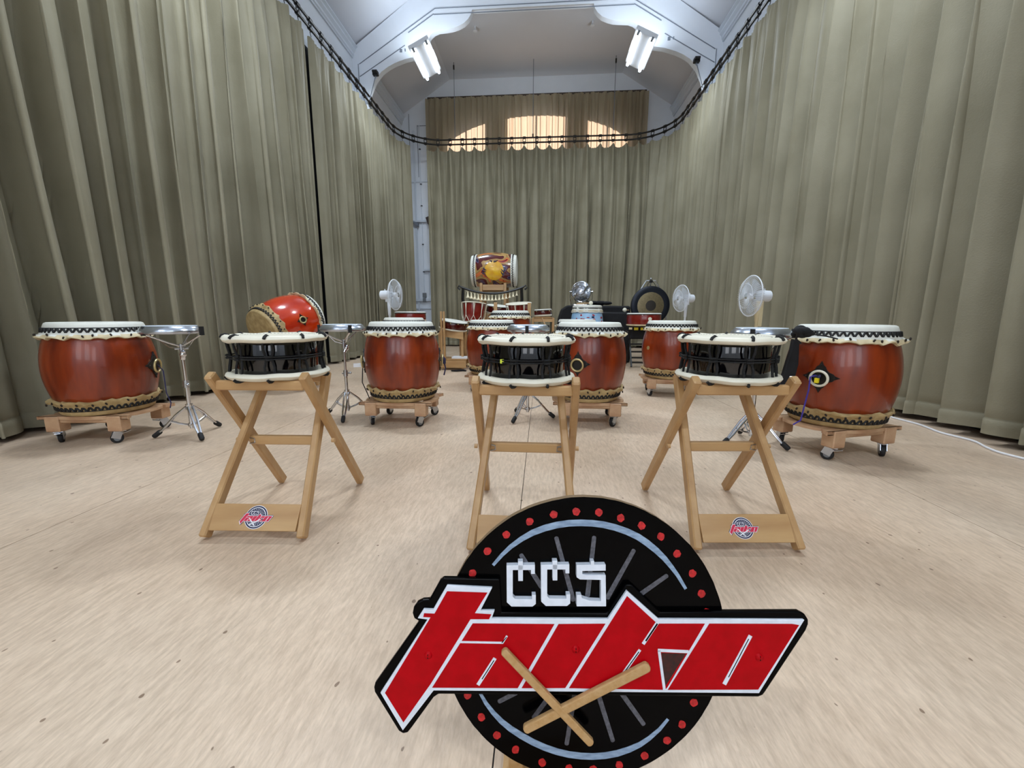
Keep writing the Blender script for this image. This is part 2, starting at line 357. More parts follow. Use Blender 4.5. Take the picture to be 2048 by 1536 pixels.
# far end wall with an arched three-light window behind the curtain
bw = MB()
ac = -.24; ar = 4.05; az = 6.47-ar
arch = lambda u: az+sqrt(max(.01, ar*ar-(u-ac)**2))*1.0
arch2 = lambda u: 5.35+1.12*sqrt(max(0, 1-((u-ac)/2.75)**2))
wall_with_holes(bw, YB, YB+.2, WL-.1, WR+.1, 0, FLAT+.02, [(-2.80, -1.62, 3.2, arch2), (-1.10, .62, 3.2, arch2), (1.12, 2.32, 3.2, arch2)])
struct(bw.build('wall_back', 'wall', None, 0))
for i, (xa, xb, bars) in enumerate([(-2.80, -1.62, (.5,)), (-1.10, .62, (.5,)), (1.12, 2.32, (.5,))]):
    mb = MB()
    for t in (0.02,)+bars+(.98,):
        u = xa+(xb-xa)*t; mb.box((u, YB+.1, (3.2+arch2(u))/2), (.05, .06, arch2(u)-3.2))
    mb.box(((xa+xb)/2, YB+.1, 3.23), (xb-xa, .06, .06))
    wo = struct(mb.build('window_%d' % (i+4), 'trim', None, 0))
    pl = [(xa, 3.2), (xb, 3.2)]+[(xb-(xb-xa)*k/8, arch2(xb-(xb-xa)*k/8)) for k in range(9)]
    MB().prism(pl, YB+.095, YB+.10, fn=lambda a, b, c: (a, c, b)).build('pane', 'pane', wo, 0)
# mouldings on the far wall seen in the slit between the curtains
tb = MB()
for z, h, d in ((4.77, .03, .03), (3.66, .05, .09), (1.36, .07, .07), (1.10, .03, .03)): tb.box((WL+.55, YB-d/2, z), (1.1, d, h))
tb.box((-3.78, YB-.02, 3.2), (.05, .04, 5.9)); tb.box((-3.42, YB-.05, 2.25), (.30, .10, .05)); tb.box((-3.44, YB-.02, 1.85), (.02, .04, .7)); tb.box((-3.34, YB-.02, 1.85), (.02, .04, .7))
struct(tb.build('trim_3', 'trim', None, 0))
tg = MB().box((-3.45, YB-.01, 6.28), (.42, .012, .012)).box((-3.66, YB-.01, 5.6), (.012, .012, 1.4)).box((-3.9, YB-.01, 6.1), (.012, .012, 1.0))
struct(tg.build('trim_4', 'groove', None, 0))
bo = MB().prism([(-3.46, 3.74), (-3.20, 3.84), (-3.20, 3.50), (-3.40, 3.56)], YB-.16, YB-.02, fn=lambda a, b, c: (a, c, b)).build('wall_bracket', 'brownwood', None, 0)
tag(bo, 'dark brown wooden bracket on the white end wall beside the back curtain', 'bracket')
bo = MB().prism([(-3.86, 3.66), (-3.70, 3.60), (-3.70, 3.50), (-3.80, 3.56)], YB-.14, YB-.02, fn=lambda a, b, c: (a, c, b)).build('wall_bracket', 'groove', None, 0)
tag(bo, 'small grey bracket on the white end wall beside the left curtain edge', 'bracket')
pr = thing('conduit_pipe', 'thin white conduit running down the end wall to a switch box', 'pipe', (-3.60, YB-.03, 1.5))
MB().cyl((0, 0, .1), (0, 0, 4.8), .012, 8).build('pipe', 'trim', pr)
for z in (4.15, 3.2, 2.6, 1.5, .7): MB().box((0, 0, z), (.05, .03, .03)).build('clip', 'darkgrey', pr, 0)
MB().box((0, 0, 0), (.12, .05, .14)).build('switch_box', 'wheel', pr, 0, bevel=.008)
MB().box((0, -.03, -.15), (.10, .04, .10)).build('socket', 'wheel', pr, 0, bevel=.006)

# roof trusses with scalloped lower edge
HALF = [(3.85, 4.62), (3.80, 4.62), (3.74, 4.72), (3.62, 5.02), (3.60, 5.1), (3.57, 5.40), (3.49, 5.66), (3.37, 5.88), (3.22, 6.04), (3.07, 6.13), (2.93, 6.19), (2.70, 6.26), (2.46, 6.30), (2.30, 6.34),
        (2.22, 6.46), (2.19, 6.58), (2.14, 6.68), (2.06, 6.74), (1.96, 6.775), (1.80, 6.785), (1.66, 6.80), (1.54, 6.83), (1.42, 6.88), (1.33, 6.95), (1.27, 7.03), (1.24, 7.12)]
def truss(y, th, nm):
    left = [(XC-a, b) for a, b in HALF]; right = [(XC+a, b) for a, b in HALF][::-1]
    poly = left+right+[(WR, EAVE-.02), (XC+HF, FLAT+.01), (XC-HF, FLAT+.01), (WL, EAVE-.02)]
    t = struct(MB().prism(poly, y, y+th, fn=lambda a, b, c: (a, c, b)).build(nm, 'wall', None, 50))
    g = MB()
    for s in (-1, 1):
        for pa, pb in (((3.70, 6.20), (2.02, 7.17)), ((3.70, 5.96), (2.68, 6.52)), ((2.02, 7.17), (0, 7.17)), ((2.05, 7.06), (0, 7.06)), ((3.72, 6.205), (3.72, 5.75)), ((2.05, 7.07), (2.6, 6.75))):
            g.bar((XC+s*pa[0], y-.003, pa[1]), (XC+s*pb[0], y-.003, pb[1]), .012, .012, side=(0, 1, 0))
    g.build('panel_line', 'groove', t, 0)
    return t
truss(9.38, .13, 'trim_5'); truss(3.3, .13, 'trim_6'); truss(-2.75, .13, 'trim_7')
# battens: body, two tubes
bat_body = MB().prism([(-.21, .06), (.21, .06), (.21, .0), (.08, -.03), (-.08, -.03), (-.21, .0)], 0, .97, fn=lambda a, b, c: (a, c, b)).mesh('fitting_body', 'fanwhite', 0)
bat_tube = MB().cyl((0, .03, 0), (0, .94, 0), .030, 12).mesh('tube', 'tuber')
bat_cap = MB().box((0, 0, 0), (.04, .03, .07)).mesh('end_cap', 'wheel', 0)
for ly, _ in LAMPS:
    for s in (-1, 1):
        side = 'left' if s < 0 else 'right'
        where = {8.45: 'under the far scalloped truss, %s side' % side, 3.4: 'under the near truss above the drums, %s side' % side, -2.6: 'under the rear truss, %s side' % side}[ly]
        t = thing('fluorescent_lamp', 'twin-tube white fluorescent lamp hanging '+where, 'lamp', (XC+s*2.12, ly, 5.98), 0, 'fluorescent lamps under the trusses')
        t.rotation_euler.y = R(25*s)
        inst('fitting_body', bat_body, t); MB().bar((0, .93, .05), (-s*.22, .93, .56), .05, .03, side=(0, 1, 0)).build('mount_bracket', 'wheel', t, 0)
        for dx in (-.14, .14):
            inst('tube', bat_tube, t, (dx, 0, -.055))
            inst('end_cap', bat_cap, t, (dx, .0, -.05)); inst('end_cap', bat_cap, t, (dx, .97, -.05))
# small fittings on the ceiling of the last bay
for s, x, z, y in ((-1, -1.62, 7.36, 10.4), (1, 1.05, 7.36, 10.4)):
    t = thing('ceiling_hook_lamp', 'tiny white spot fitting on the ceiling, %s of the centre rod' % ('left' if s < 0 else 'right'), 'light fitting', (x, y, FLAT), 0, 'tiny spot fittings on the far ceiling')
    MB().cyl((0, 0, 0), (0, 0, -.06), .02, 8).build('stem', 'fanwhite', t); MB().lathe([(.02, -.05), (.05, -.10), (.0, -.11)], 12).build('lamp_head', 'fanwhite', t)
# hanging rods that carry the curtain rail
for x, lab in ((-2.4, 'thin hanging rod left of the centre one, holding the back rail'), (-.30, 'thin hanging rod in the middle of the ceiling, holding the back rail'), (1.81, 'thin hanging rod right of the centre one, holding the back rail')):
    t = thing('rail_rod', lab, 'rod', (x, 11.68, 5.6), 0, 'rods that hold the back rail')
    top = FLAT-5.6
    MB().cyl((0, 0, 0), (0, 0, top), .008, 6).build('rod', 'groove', t)
    MB().box((0, 0, top-.12 if abs(x+.3) > .1 else .02), (.035, .035, .10)).build('hook', 'iron', t, 0)
for s in (-1, 1):
    x = XC+s*3.33
    t = thing('rail_bracket', 'black pulley bracket on the truss face with a rod down to the %s rail' % ('left' if s < 0 else 'right'), 'bracket', (x, 9.33, 5.98), 0, 'pulley brackets on the truss')
    MB().box((0, 0, 0), (.12, .08, .08)).build('bracket', 'iron', t, 0, bevel=.01)
    MB().cyl((-.05, -.05, .02), (.05, -.05, .02), .03, 10).build('pulley', 'iron', t)
    MB().cyl((s*.0, 0, -.04), (s*.16, 0, -.50), .009, 6).build('rod', 'groove', t)
for x in (-3.05, 2.49):
    mk = MB().box((x, 9.375, 6.42), (.05, .01, .06)).box((x+.09, 9.375, 6.43), (.02, .01, .05))
    tag(mk.build('truss_plate', 'groove', None, 0), 'tiny grey number plate on the truss face near the %s lamp' % ('left' if x < 0 else 'right'), 'plate', 'tiny plates on the truss')

# ============================================================ RAIL AND CURTAINS
RX0, RX1, RY = -3.80, 3.25, 11.68; RR = 1.10; Y0 = -1.8
L1 = (RY-RR)-Y0; LA = RR*pi/2; L2 = (RX1-RX0)-2*RR; TOT = L1+LA+L2+LA+L1
def path(s):
    """point and inward normal of the U-shaped track"""
    if s < L1: return Vector((RX0, Y0+s, 0)), Vector((1, 0, 0)), Vector((0, 1, 0))
    s -= L1
    if s < LA:
        a = s/RR; return Vector((RX0+RR-RR*cos(a), RY-RR+RR*sin(a), 0)), Vector((cos(a), -sin(a), 0)), Vector((sin(a), cos(a), 0))
    s -= LA
    if s < L2: return Vector((RX0+RR+s, RY, 0)), Vector((0, -1, 0)), Vector((1, 0, 0))
    s -= L2
    if s < LA:
        a = s/RR; return Vector((RX1-RR+RR*sin(a), RY-RR+RR*cos(a), 0)), Vector((-sin(a), -cos(a), 0)), Vector((cos(a), -sin(a), 0))
    s -= LA
    return Vector((RX1, RY-RR-s, 0)), Vector((-1, 0, 0)), Vector((0, -1, 0))
ZR = 5.46; ZU = 5.58
rail = thing('curtain_rail', 'black double-tube curtain rail curving round the hall above the curtains', 'curtain rail', (0, 0, ZR))
N = 260
MB().tube([path(TOT*i/N)[0] for i in range(N+1)], .021, 8).build('lower_tube', 'iron', rail)
MB().tube([path(TOT*i/N)[0]+Vector((0, 0, ZU-ZR)) for i in range(N+1)], .021, 8).build('upper_tube', 'iron', rail)
cl = MB(); cl.tube([(.0, 0, -.04), (.03, 0, .0), (.036, 0, .06), (.03, 0, .12), (0, 0, .15)], .010, 6).tube([(.0, 0, -.04), (-.03, 0, .0), (-.036, 0, .06), (-.03, 0, .12), (0, 0, .15)], .010, 6).cyl((-.04, 0, .0), (.04, 0, 0), .033, 8).cyl((-.04, 0, .12), (.04, 0, .12), .033, 8)
clip_me = cl.mesh('rail_clip', 'iron')
PH = .335
k = 0; s = .2
while s < TOT-.1:
    p, nn, tt = path(s); inst('rail_clip', clip_me, rail, p, (0, 0, atan2(tt.y, tt.x))); s += PH; k += 1
hook_me = MB().tube([(0, 0, 0), (0, .008, -.03), (0, 0, -.075), (0, -.006, -.10)], .006, 5).mesh('curtain_hook', 'iron')

def fold_fn(seed, amp, top_amp, P, lock=False, kd=10):
    def f(s, z, H):
        t = (H-z)/H
        if lock:      # pleats that start narrow at every hook and widen downwards
            lo = 1-math.exp(-t*3.5)
            ss = s-.2+lo*(.10*noise.noise(Vector((s*1.3, z*.14, seed)))+.05*noise.noise(Vector((s*4.1, z*.2, seed+5))))
            c = abs(cos(pi*ss/PH)); g = .8+.9*lo*noise.noise(Vector((s*1.9, 2.2, seed+4)))
            d = amp*g*(1.7*c**(.85+7*math.exp(-t*7))-.6)+amp*.30*lo*(abs(sin(2.2*pi*ss/PH+seed))-.5)+amp*.12*noise.noise(Vector((s*11, z*.4, seed+2)))
            d += .012*sin(2*pi*s/(PH/6))*math.exp(-t*14)
            return d, .05*lo*g*sin(2*pi*ss/PH+.8)
        w = noise.noise(Vector((s*.55, z*.10, seed)))*.9+noise.noise(Vector((s*1.7, z*.18, seed+9)))*.28
        ph = 2*pi*(s/P+w)
        g = .85+.8*noise.noise(Vector((s*1.1, 3.3, seed+4)))
        a = sin(ph); b = .28*sin(2*ph+1.3+noise.noise(Vector((s, 0, seed)))*3)
        body = ((2*abs(sin(ph/2))**.75-1.2)+.22*sin(1.7*ph+1.3+noise.noise(Vector((s, 0, seed)))*3))*g
        k = math.exp(-t*kd)
        pl = (1.6*abs(cos(pi*(s-.2)/PH))**(1+4*math.exp(-t*9))-.6)+sin(2*pi*s/(PH/5.0))*.30*math.exp(-t*14)
        fine = noise.noise(Vector((s*9, z*.35, seed+2)))*.18
        A = amp*(1-.72*k)*(.72+.35*min(1, t*1.6))
        n = A*body+top_amp*k*pl+fine*amp
        lat = .55*A*sin(ph+.9)*(1-k)
        return n, lat
    return f
NZ = 26
def curtain(s0, s1, label, seed, amp=.085, top_amp=.022, P=.31, zt=5.36, zb=.045, ds=.0125, group='khaki curtains round the hall', pathf=path, matn='curtain', name='curtain', hook=True, hem=True, off=0.0, cat='curtain', ov=(.08, .08), lock=False, sagd=.045, kd=10):
    s0 -= ov[0]; s1 += ov[1]; n = max(4, int((s1-s0)/ds)); f = fold_fn(seed, amp, top_amp, P, lock, kd); H = zt
    zs = [0, .012, .03, .055, .09, .14, .2, .28, .38, .5]; zs = zs+[.5+(1-.5)*((i+1)/14) for i in range(14)]
    ts = sorted(set(zs)); rows = [zt-(zt-zb)*t for t in ts]
    if hem: rows = [z for z in rows if z > zb+.14]+[zb+.125, zb+.115, zb+.105, zb+.06, zb]
    mb = MB(); vs = []
    for j, z in enumerate(rows):
        for i in range(n+1):
            s = s0+(s1-s0)*i/n; p, nn, tt = pathf(s)
            d, lat = f(s, z, H)
            e = max(0, min(1, (s-s0)/.09)); e2 = max(0, min(1, (s1-s)/.09)); lat *= e*e2; d = d*(.3+.7*e*e2)-.05*(1-e)*(1 if hook else 0)
            zz = z
            if hook:
                sag = sagd*abs(sin(pi*(s-.2)/PH))**.8*math.exp(-(zt-z)/.10); zz -= sag
            if hem:
                if z <= zb+.105: d += .006
                if abs(z-(zb+.115)) < .001: d -= .006
                if z < zb+.2: zz += .012*noise.noise(Vector((s*3, 1, seed)))+.010*noise.noise(Vector((s*.8, 5, seed)))
            vs.append(p+nn*(d+off)+tt*lat+Vector((0, 0, zz)))
    W_ = n+1; fs = [(j*W_+i, j*W_+i+1, (j+1)*W_+i+1, (j+1)*W_+i) for j in range(len(rows)-1) for i in range(n)]
    mb.add(vs, fs); o = mb.build(name, matn, None, 0); o.data.shade_smooth()
    tag(o, label, cat, group)
    if hook:
        kk = math.ceil((s0-.2)/PH)
        while .2+kk*PH < s1:
            s = .2+kk*PH
            if s > s0: 
                p, nn, tt = pathf(s); inst('curtain_hook', hook_me, o, p+Vector((0, 0, 5.44)), (0, 0, atan2(tt.y, tt.x)))
            kk += 1
    return o
sy = lambda y: y-Y0                                   # left side: position along the track at depth y
sb = lambda x: L1+LA+(x-(RX0+RR))                     # along the back
sr = lambda y: L1+LA+L2+LA+((RY-RR)-y)                # right side
a2s = lambda deg: L1+RR*R(deg)
for a, b, lab, sd in ((0, sy(1.5), 'khaki curtain on the left side nearest the camera, cut by the frame', 1), (sy(1.5), sy(4.25), 'khaki curtain on the left behind the large drum on a dolly', 2),
                      (sy(4.27), sy(6.90), 'khaki curtain on the left just before the first dark slit', 3), (sy(7.09), sy(9.25), 'khaki curtain on the left between the two dark slits', 4),
                      (sy(9.38), a2s(41), 'khaki curtain ending at the white wall on the left of the back', 5)):
    curtain(a, b, lab, sd, amp=.125 if sd < 4 else .105, P=.27, ov=(0 if sd in (4, 5) else .08, 0 if sd in (3, 4, 5) else .08))
for yy, lab in ((7.0, 'dark strip added behind the nearer slit of the left curtains to blacken it'), (9.32, 'dark strip added behind the further slit of the left curtains to blacken it')):
    curtain(sy(yy-.35), sy(yy+.35), lab, 30+yy, amp=.02, top_amp=.0, matn='cloth', name='slit_dark_strip', hook=False, hem=False, off=-.17, zt=5.30, group='dark strips added behind the left curtain slits', cat='cloth')  # dark strip added behind each slit so the gap reads black
for a, b, lab, sd in ((a2s(66), sb(-1.16), 'left section of the main khaki back curtain, behind the painted drum', 6), (sb(-1.14), sb(.86), 'middle section of the main khaki back curtain', 7), (sb(.88), sb(2.15)+RR*R(28), 'right section of the main khaki back curtain, behind the gong', 8)):
    curtain(a, b, lab, sd, amp=.125, P=.26, top_amp=.075, lock=True, sagd=.055, ov=(.02, .02))
for a, b, lab, sd in ((sb(2.15)+RR*R(29), sr(8.9), 'khaki curtain at the far right corner by the gong', 9), (sr(8.88), sr(6.2), 'khaki curtain on the right beside the small white fan', 10), (sr(6.18), sr(3.9), 'khaki curtain on the right behind the cream-necked fan', 11),
                      (sr(3.88), sr(1.6), 'khaki curtain on the right behind the drum with the purple cord', 12), (sr(1.58), sr(-1.7), 'khaki curtain on the right nearest the camera, cut by the frame', 13)):
    curtain(a, b, lab, sd, amp=.125 if sd > 10 else .10, P=.27, zb=.075)
curtain(0, 5.97, 'thin upper khaki curtain over the arched window, sun glowing through it', 21, amp=.085, top_amp=.03, P=.16, kd=70, zt=6.86, zb=.5, ds=.014, group=None,
        pathf=lambda s: (Vector((-3.25+s, 12.18, 0)), Vector((0, -1, 0)), Vector((1, 0, 0))), matn='curtain_thin', name='curtain', hook=False, hem=False)
bt = MB().box((-.265, 12.25, 6.875), (6.02, .10, .05)).build('curtain_batten', 'brownwood', None, 0, bevel=.004)
tag(bt, 'long dark batten along the top of the upper back curtain', 'batten')

# ============================================================ DRUMS ON DOLLIES
def zigzag(r0, zc, amp, n, rad, slope=0):
    pts = []
    for i in range(n*6):
        th = 2*pi*i/(n*6); u = (i % 6)/6
        w = sin(2*pi*u); w = max(-1, min(1, w*1.35))
        z = zc+amp*w; pts.append(((r0-slope*(z-zc))*cos(th), (r0-slope*(z-zc))*sin(th), z))
    return pts
def skin_mb(flip, seed, R1=.30, top=.64, rh=.252, rb=.262):
    """rawhide head: flat top, side, flared lumpy fringe; flip for the lower one"""
    prof = [(0, top+.0), (rh*.55, top+.001), (rh-.012, top), (rh, top-.006), (rh+.006, top-.02), (rh+.014, top-.045), (rh+.022, top-.066), (R1-.018, top-.082), (R1-.002, top-.097), (R1+.0, top-.108), (R1-.012, top-.113), (rb+.006, top-.104)]
    def mod(i, th, r, z):
        if i >= 7:
            wgt = [0, 0, 0, 0, 0, 0, 0, .4, 1, 1.1, 1, .2][i]
            q = noise.noise(Vector((cos(th)*3.2, sin(th)*3.2, seed)))+.6*noise.noise(Vector((cos(th)*7, sin(th)*7, seed+3)))
            r += wgt*(.016*q+.006*sin(th*17+seed+2*q)); z += wgt*(.010*q+.0075*(abs(sin(th*8.5+seed+1.2*q))*2-1))
        return r, (z if not flip else .64-z)
    b = MB().lathe(prof, 96, mod, cap=False); return b, mod
def make_nagado(name, label, loc, rz=0, barrelm='barrel', seed=1, group='large barrel drums'):
    t = thing(name, label, 'drum', loc, rz, group)
    pr = []
    for i in range(15):
        u = i/14; z = .075+(.565-.075)*u; pr.append((.262+.046*(1-(2*u-1)**2), z))
    MB().lathe(pr, 72).build('barrel', barrelm, t)
    for flip, nm in ((0, 'upper_skin'), (1, 'lower_skin')):
        b, mod = skin_mb(flip, seed+flip*5)
        sk = b.build('drum_skin', ['skin' if not flip else 'fringe2', 'fringe' if not flip else 'fringe2'], t, 50)
        for pl in sk.data.polygons:
            if (pl.center.z < .555) != bool(flip) and not flip: pl.material_index = 1
        zc = .588 if not flip else .052
        MB().tube(zigzag(.2705, zc, .0125, 48, .005, slope=.15*(1 if not flip else -1)), .0066, 6, closed=True).build('lacing_cord', 'black', sk)
        MB().lathe([(.2655, zc+(.018 if not flip else -.018)), (.2675, zc+(.016 if not flip else -.016)), (.2665, zc+(.012 if not flip else -.012))], 64, cap=False).build('cord_line', 'black', sk)
        h = MB()
        rnd = random.Random(seed+flip)
        for q in range(22):
            th = 2*pi*(q+rnd.uniform(-.25, .25))/22; i = 9
            z0 = .64-.090
            r_, z_ = mod(8, th, .298, z0); 
            c = Vector(((r_+.001)*cos(th), (r_+.001)*sin(th), z_))
            m_ = Matrix.Translation(c) @ Matrix.Rotation(th, 4, 'Z') @ Matrix.Rotation(rnd.uniform(-.6, .6), 4, 'X')
            h.lathe([(0, -.010), (.0055, -.006), (.0055, .006), (0, .010)], 8, mat_=m_, cap=False)
        h.build('lacing_holes', 'hole', sk)['kind'] = 'stuff'
    return t
def add_handle(t, th, ringm='brass', scale=1, bolts=True):
    """diamond iron plate with a hanging ring"""
    m_ = Matrix.Translation((.306*cos(th), .306*sin(th), .32)) @ Matrix.Rotation(th, 4, 'Z') @ Matrix.Rotation(pi/2, 4, 'Y') @ Matrix.Rotation(pi/2, 4, 'Z')
    pts = []
    for q in range(4):
        a = q*pi/2
        for da, rr in ((-.60, .040), (-.34, .050), (-.16, .054), (0, .072), (.16, .054), (.34, .050), (.60, .040)): pts.append((rr*cos(a+da)*scale, rr*sin(a+da)*scale))
    b = MB(); b.prism(pts, -.004, .006, fn=lambda x, y, z: m_ @ Vector((x, y, z-x*x*1.5)))
    for q in range(4):
        a = q*pi/2; b.sphere(m_ @ Vector((.054*cos(a)*scale, .054*sin(a)*scale, .006)), .006, 8)
    pl = b.build('handle_plate', 'iron', t, 30)
    r = MB(); r.tube([m_ @ Vector((.034*cos(2*pi*i/24)*scale, .034*sin(2*pi*i/24)*scale-.008, .020+.004*sin(2*pi*i/24))) for i in range(24)], .0075, 8, closed=True)
    r.build('handle_ring', ringm, pl)
    return pl
LABN = {'a': 'large red barrel drum at far left beside the curtain, on a wheeled dolly', 'b': 'large red barrel drum on a dolly between the left and middle X-stands',
        'e': 'large red barrel drum with diamond handle plate right behind the middle X-stand', 'h': 'large red barrel drum at far right with a purple cord on its handle',
        'g': 'large red barrel drum on a dolly between the middle and right X-stands, further back', 'c': 'large red barrel drum behind and left of the middle black drum',
        'd': 'tall red barrel drum in the middle of the back row, before the bell rack', 'f': 'red barrel drum mostly hidden behind the drum with the diamond plate'}
NAG = {'a': (-3.20, 2.70, -.15), 'b': (-1.165, 3.31, .0), 'e': (.405, 3.44, .1), 'h': (1.985, 2.80, .05), 'g': (1.475, 4.72, -.08), 'c': (-.595, 4.85, 0), 'd': (-.44, 5.75, 0), 'f': (.50, 5.75, .3)}
DZ = .205
base = make_nagado('barrel_drum', LABN['b'], (NAG['b'][0], NAG['b'][1], DZ), .4, seed=1)
bpy.context.view_layer.update(); index_children()
DR = {'b': base}
for i, kx in enumerate('aehgcdf'):
    x, y, rz = NAG[kx]
    DR[kx] = dup(base, (x, y, DZ if kx != 'd' else .325), rz*3+i*.9, LABN[kx])
# handles, each at its world direction
def wh(kx, ang, ringm='brass', scale=1.38): return add_handle(DR[kx], R(ang)-DR[kx].rotation_euler.z, ringm, scale)
wh('e', -112); wh('h', -142, 'hoop'); wh('c', -70)
for kx, angs in (('a', (22,)), ('b', (199, 16))):
    for a in angs: wh(kx, a)
# cords and tags tied to handles
def cord_on(kx, ang, pts, r, matn, nm):
    t = DR[kx]; a = R(ang)-t.rotation_euler.z; c = Vector((.325*cos(a), .325*sin(a), .32)); u = Vector((cos(a), sin(a), 0)); v = Vector((-sin(a), cos(a), 0))
    return MB().tube([c+u*p[0]+v*p[1]+Vector((0, 0, p[2])) for p in pts], r, 6).build(nm, matn, t)
cord_on('h', -142, [(0, -.02, .01), (.03, -.035, .0), (.03, -.035, -.08), (.04, -.045, -.20), (.05, -.05, -.28), (.06, -.085, -.315)], .0045, 'purple', 'purple_cord')
cord_on('h', -142, [(.0, 0, 0), (.02, .01, .012), (.025, .0, -.012), (.02, -.02, 0), (.025, 0, .01)], .007, 'navycord', 'cord_knot')
cord_on('a', 22, [(0, 0, 0), (.03, 0, -.05), (.03, 0, -.22), (.05, 0, -.30), (.04, 0, -.34)], .004, 'navycord', 'navy_cord')
cord_on('b', 16, [(0, 0, .02), (.02, .0, -.03), (.03, 0, -.08), (.015, 0, -.14)], .006, 'navycord', 'navy_cord')
cord_on('b', 16, [(0, 0, .02), (.02, .0, .0), (.02, 0, -.04)], .014, 'navycord', 'cord_knot')
cord_on('b', 199, [(0, 0, 0), (.0, 0, -.06), (.01, 0, -.18), (-.02, 0, -.26), (-.04, 0, -.32)], .004, 'black', 'black_cord')
a = R(199)-DR['b'].rotation_euler.z
MB().box((.36*cos(a), .36*sin(a), .285), (.07, .02, .03)).build('name_tag', 'paper', DR['b'], 0)
a = R(-142)-DR['h'].rotation_euler.z
MB().box((.352*cos(a), .352*sin(a), .302), (.02, .02, .03), rot=Matrix.Rotation(a, 3, 'Z')).build('yellow_tag', 'yellow', DR['h'], 0)
# round label on drum g
t = DR['g']; a = R(-155)-t.rotation_euler.z
m_ = Matrix.Translation((.305*cos(a), .305*sin(a), .34)) @ Matrix.Rotation(a, 4, 'Z') @ Matrix.Rotation(pi/2, 4, 'Y')
MB().lathe([(0, .004), (.010, .005), (.022, .004), (.022, 0), (.012, 0)], 20, mat_=m_, cap=False).build('brass_grommet', 'brass', t)

# dollies
def caster(name, par, loc, rz):
    c = MB(); c.box((0, 0, -.004), (.06, .05, .008)); c.box((-.02, .016, -.03), (.05, .004, .05), rot=Matrix.Rotation(.4, 3, 'Y')); c.box((-.02, -.016, -.03), (.05, .004, .05), rot=Matrix.Rotation(.4, 3, 'Y'))
    c.box((.03, 0, -.018), (.05, .03, .004), rot=Matrix.Rotation(-.3, 3, 'Y'))
    return c.mesh(name, 'steel', 0)
cast_me = caster('caster_fork', None, None, 0)
wheel_me = MB().lathe([(.006, -.011), (.022, -.012), (.034, -.011), (.036, -.006), (.036, .006), (.034, .011), (.022, .012), (.006, .011)], 20, mat_=Matrix.Translation((-.02, 0, -.053)) @ Matrix.Rotation(pi/2, 4, 'X')).mesh('wheel', 'rubber')
hub_me = MB().lathe([(0, -.013), (.020, -.0135), (.020, .0135), (0, .013)], 16, mat_=Matrix.Translation((-.02, 0, -.053)) @ Matrix.Rotation(pi/2, 4, 'X'), cap=False).mesh('wheel_hub', 'wheel')
LEGX, LEGY, ZT = .205, .180, .200
def make_dolly(label, loc, rz):
    t = thing('drum_dolly', label, 'dolly', loc, rz, 'wheeled dollies under the large drums')
    leg = MB().box((0, 0, .1435), (.094, .085, .109)).mesh('leg_block', 'dolly', 0)
    for sx in (-1, 1):
        for sy_ in (-1, 1):
            lo = inst('leg_block', leg, t, (sx*LEGX, sy_*LEGY, 0)); bv = lo.modifiers.new('b', 'BEVEL'); bv.width = .006
            c = inst('caster', cast_me, t, (sx*LEGX, sy_*LEGY, .089), (0, 0, random.uniform(-2.8, 2.8)))
            inst('wheel', wheel_me, c); inst('wheel_hub', hub_me, c)
    def rail(horizontal, off, half, round_=.03, w=.07):
        pts = []
        n = 24
        for i in range(n+1):
            u = -half+2*half*i/n; pts.append((u, off+.012*cos(pi*u/half)))
        for i in range(n+1):
            u = half-2*half*i/n
            k = min(1, (half-abs(u))/.05); pts.append((u, off-w*sqrt(max(0, k*(2-k)))*(1-.25*cos(pi*u/half/2)**2)))
        if not horizontal: pts = [(b_, a_) for a_, b_ in pts]
        return pts
    MB().prism([(x, -(y)) for x, y in rail(True, .0, .30)], .176, .200, fn=lambda a_, b_, c_: (a_, b_-.215, c_)).build('side_board', 'dolly', t, 30)
    MB().prism([(x, y) for x, y in rail(True, .0, .30)], .176, .200, fn=lambda a_, b_, c_: (a_, b_+.215, c_)).build('side_board', 'dolly', t, 30)
    for sx in (-1, 1):
        MB().prism([(sx*.205, -.15), (sx*.205, .15), (sx*.245, .155), (sx*.280, .12), (sx*.30, .05), (sx*.30, -.05), (sx*.280, -.12), (sx*.245, -.155)], .182, .200).build('end_board', 'dolly', t, 30)
    for sy_ in (-1, 1):
        MB().bar((-.19, sy_*.19, .165), (.19, sy_*.19, .165), .035, .035, side=(0, 0, 1), ch=.008).build('front_rail', 'dolly', t, 30)
    return t
dl = {'b': 'wheeled wooden dolly under the drum between the left and middle X-stands', 'a': 'wheeled wooden dolly under the far left drum', 'e': 'wheeled wooden dolly under the drum right behind the middle X-stand',
      'h': 'wheeled wooden dolly under the far right drum with the purple cord', 'g': 'wheeled wooden dolly under the drum seen behind the right X-stand', 'c': 'wheeled wooden dolly under the drum behind the middle black drum on the left',
      'd': 'wooden dolly under the tall drum in the back row', 'f': 'wheeled dolly under the drum hidden behind the one with the diamond plate'}
d0 = make_dolly(dl['b'], (-1.175, 3.31, 0), .02)
bpy.context.view_layer.update(); index_children()
for kx, rz in (('a', .12), ('e', 0), ('h', .30), ('g', -.12), ('c', 0), ('d', 0), ('f', .1)):
    x, y, _ = NAG[kx]; dd = dup(d0, (x, y, 0), rz, dl[kx])
    if kx == 'd': dd.location.z = .0; dd.scale = (1, 1, .325/.205)

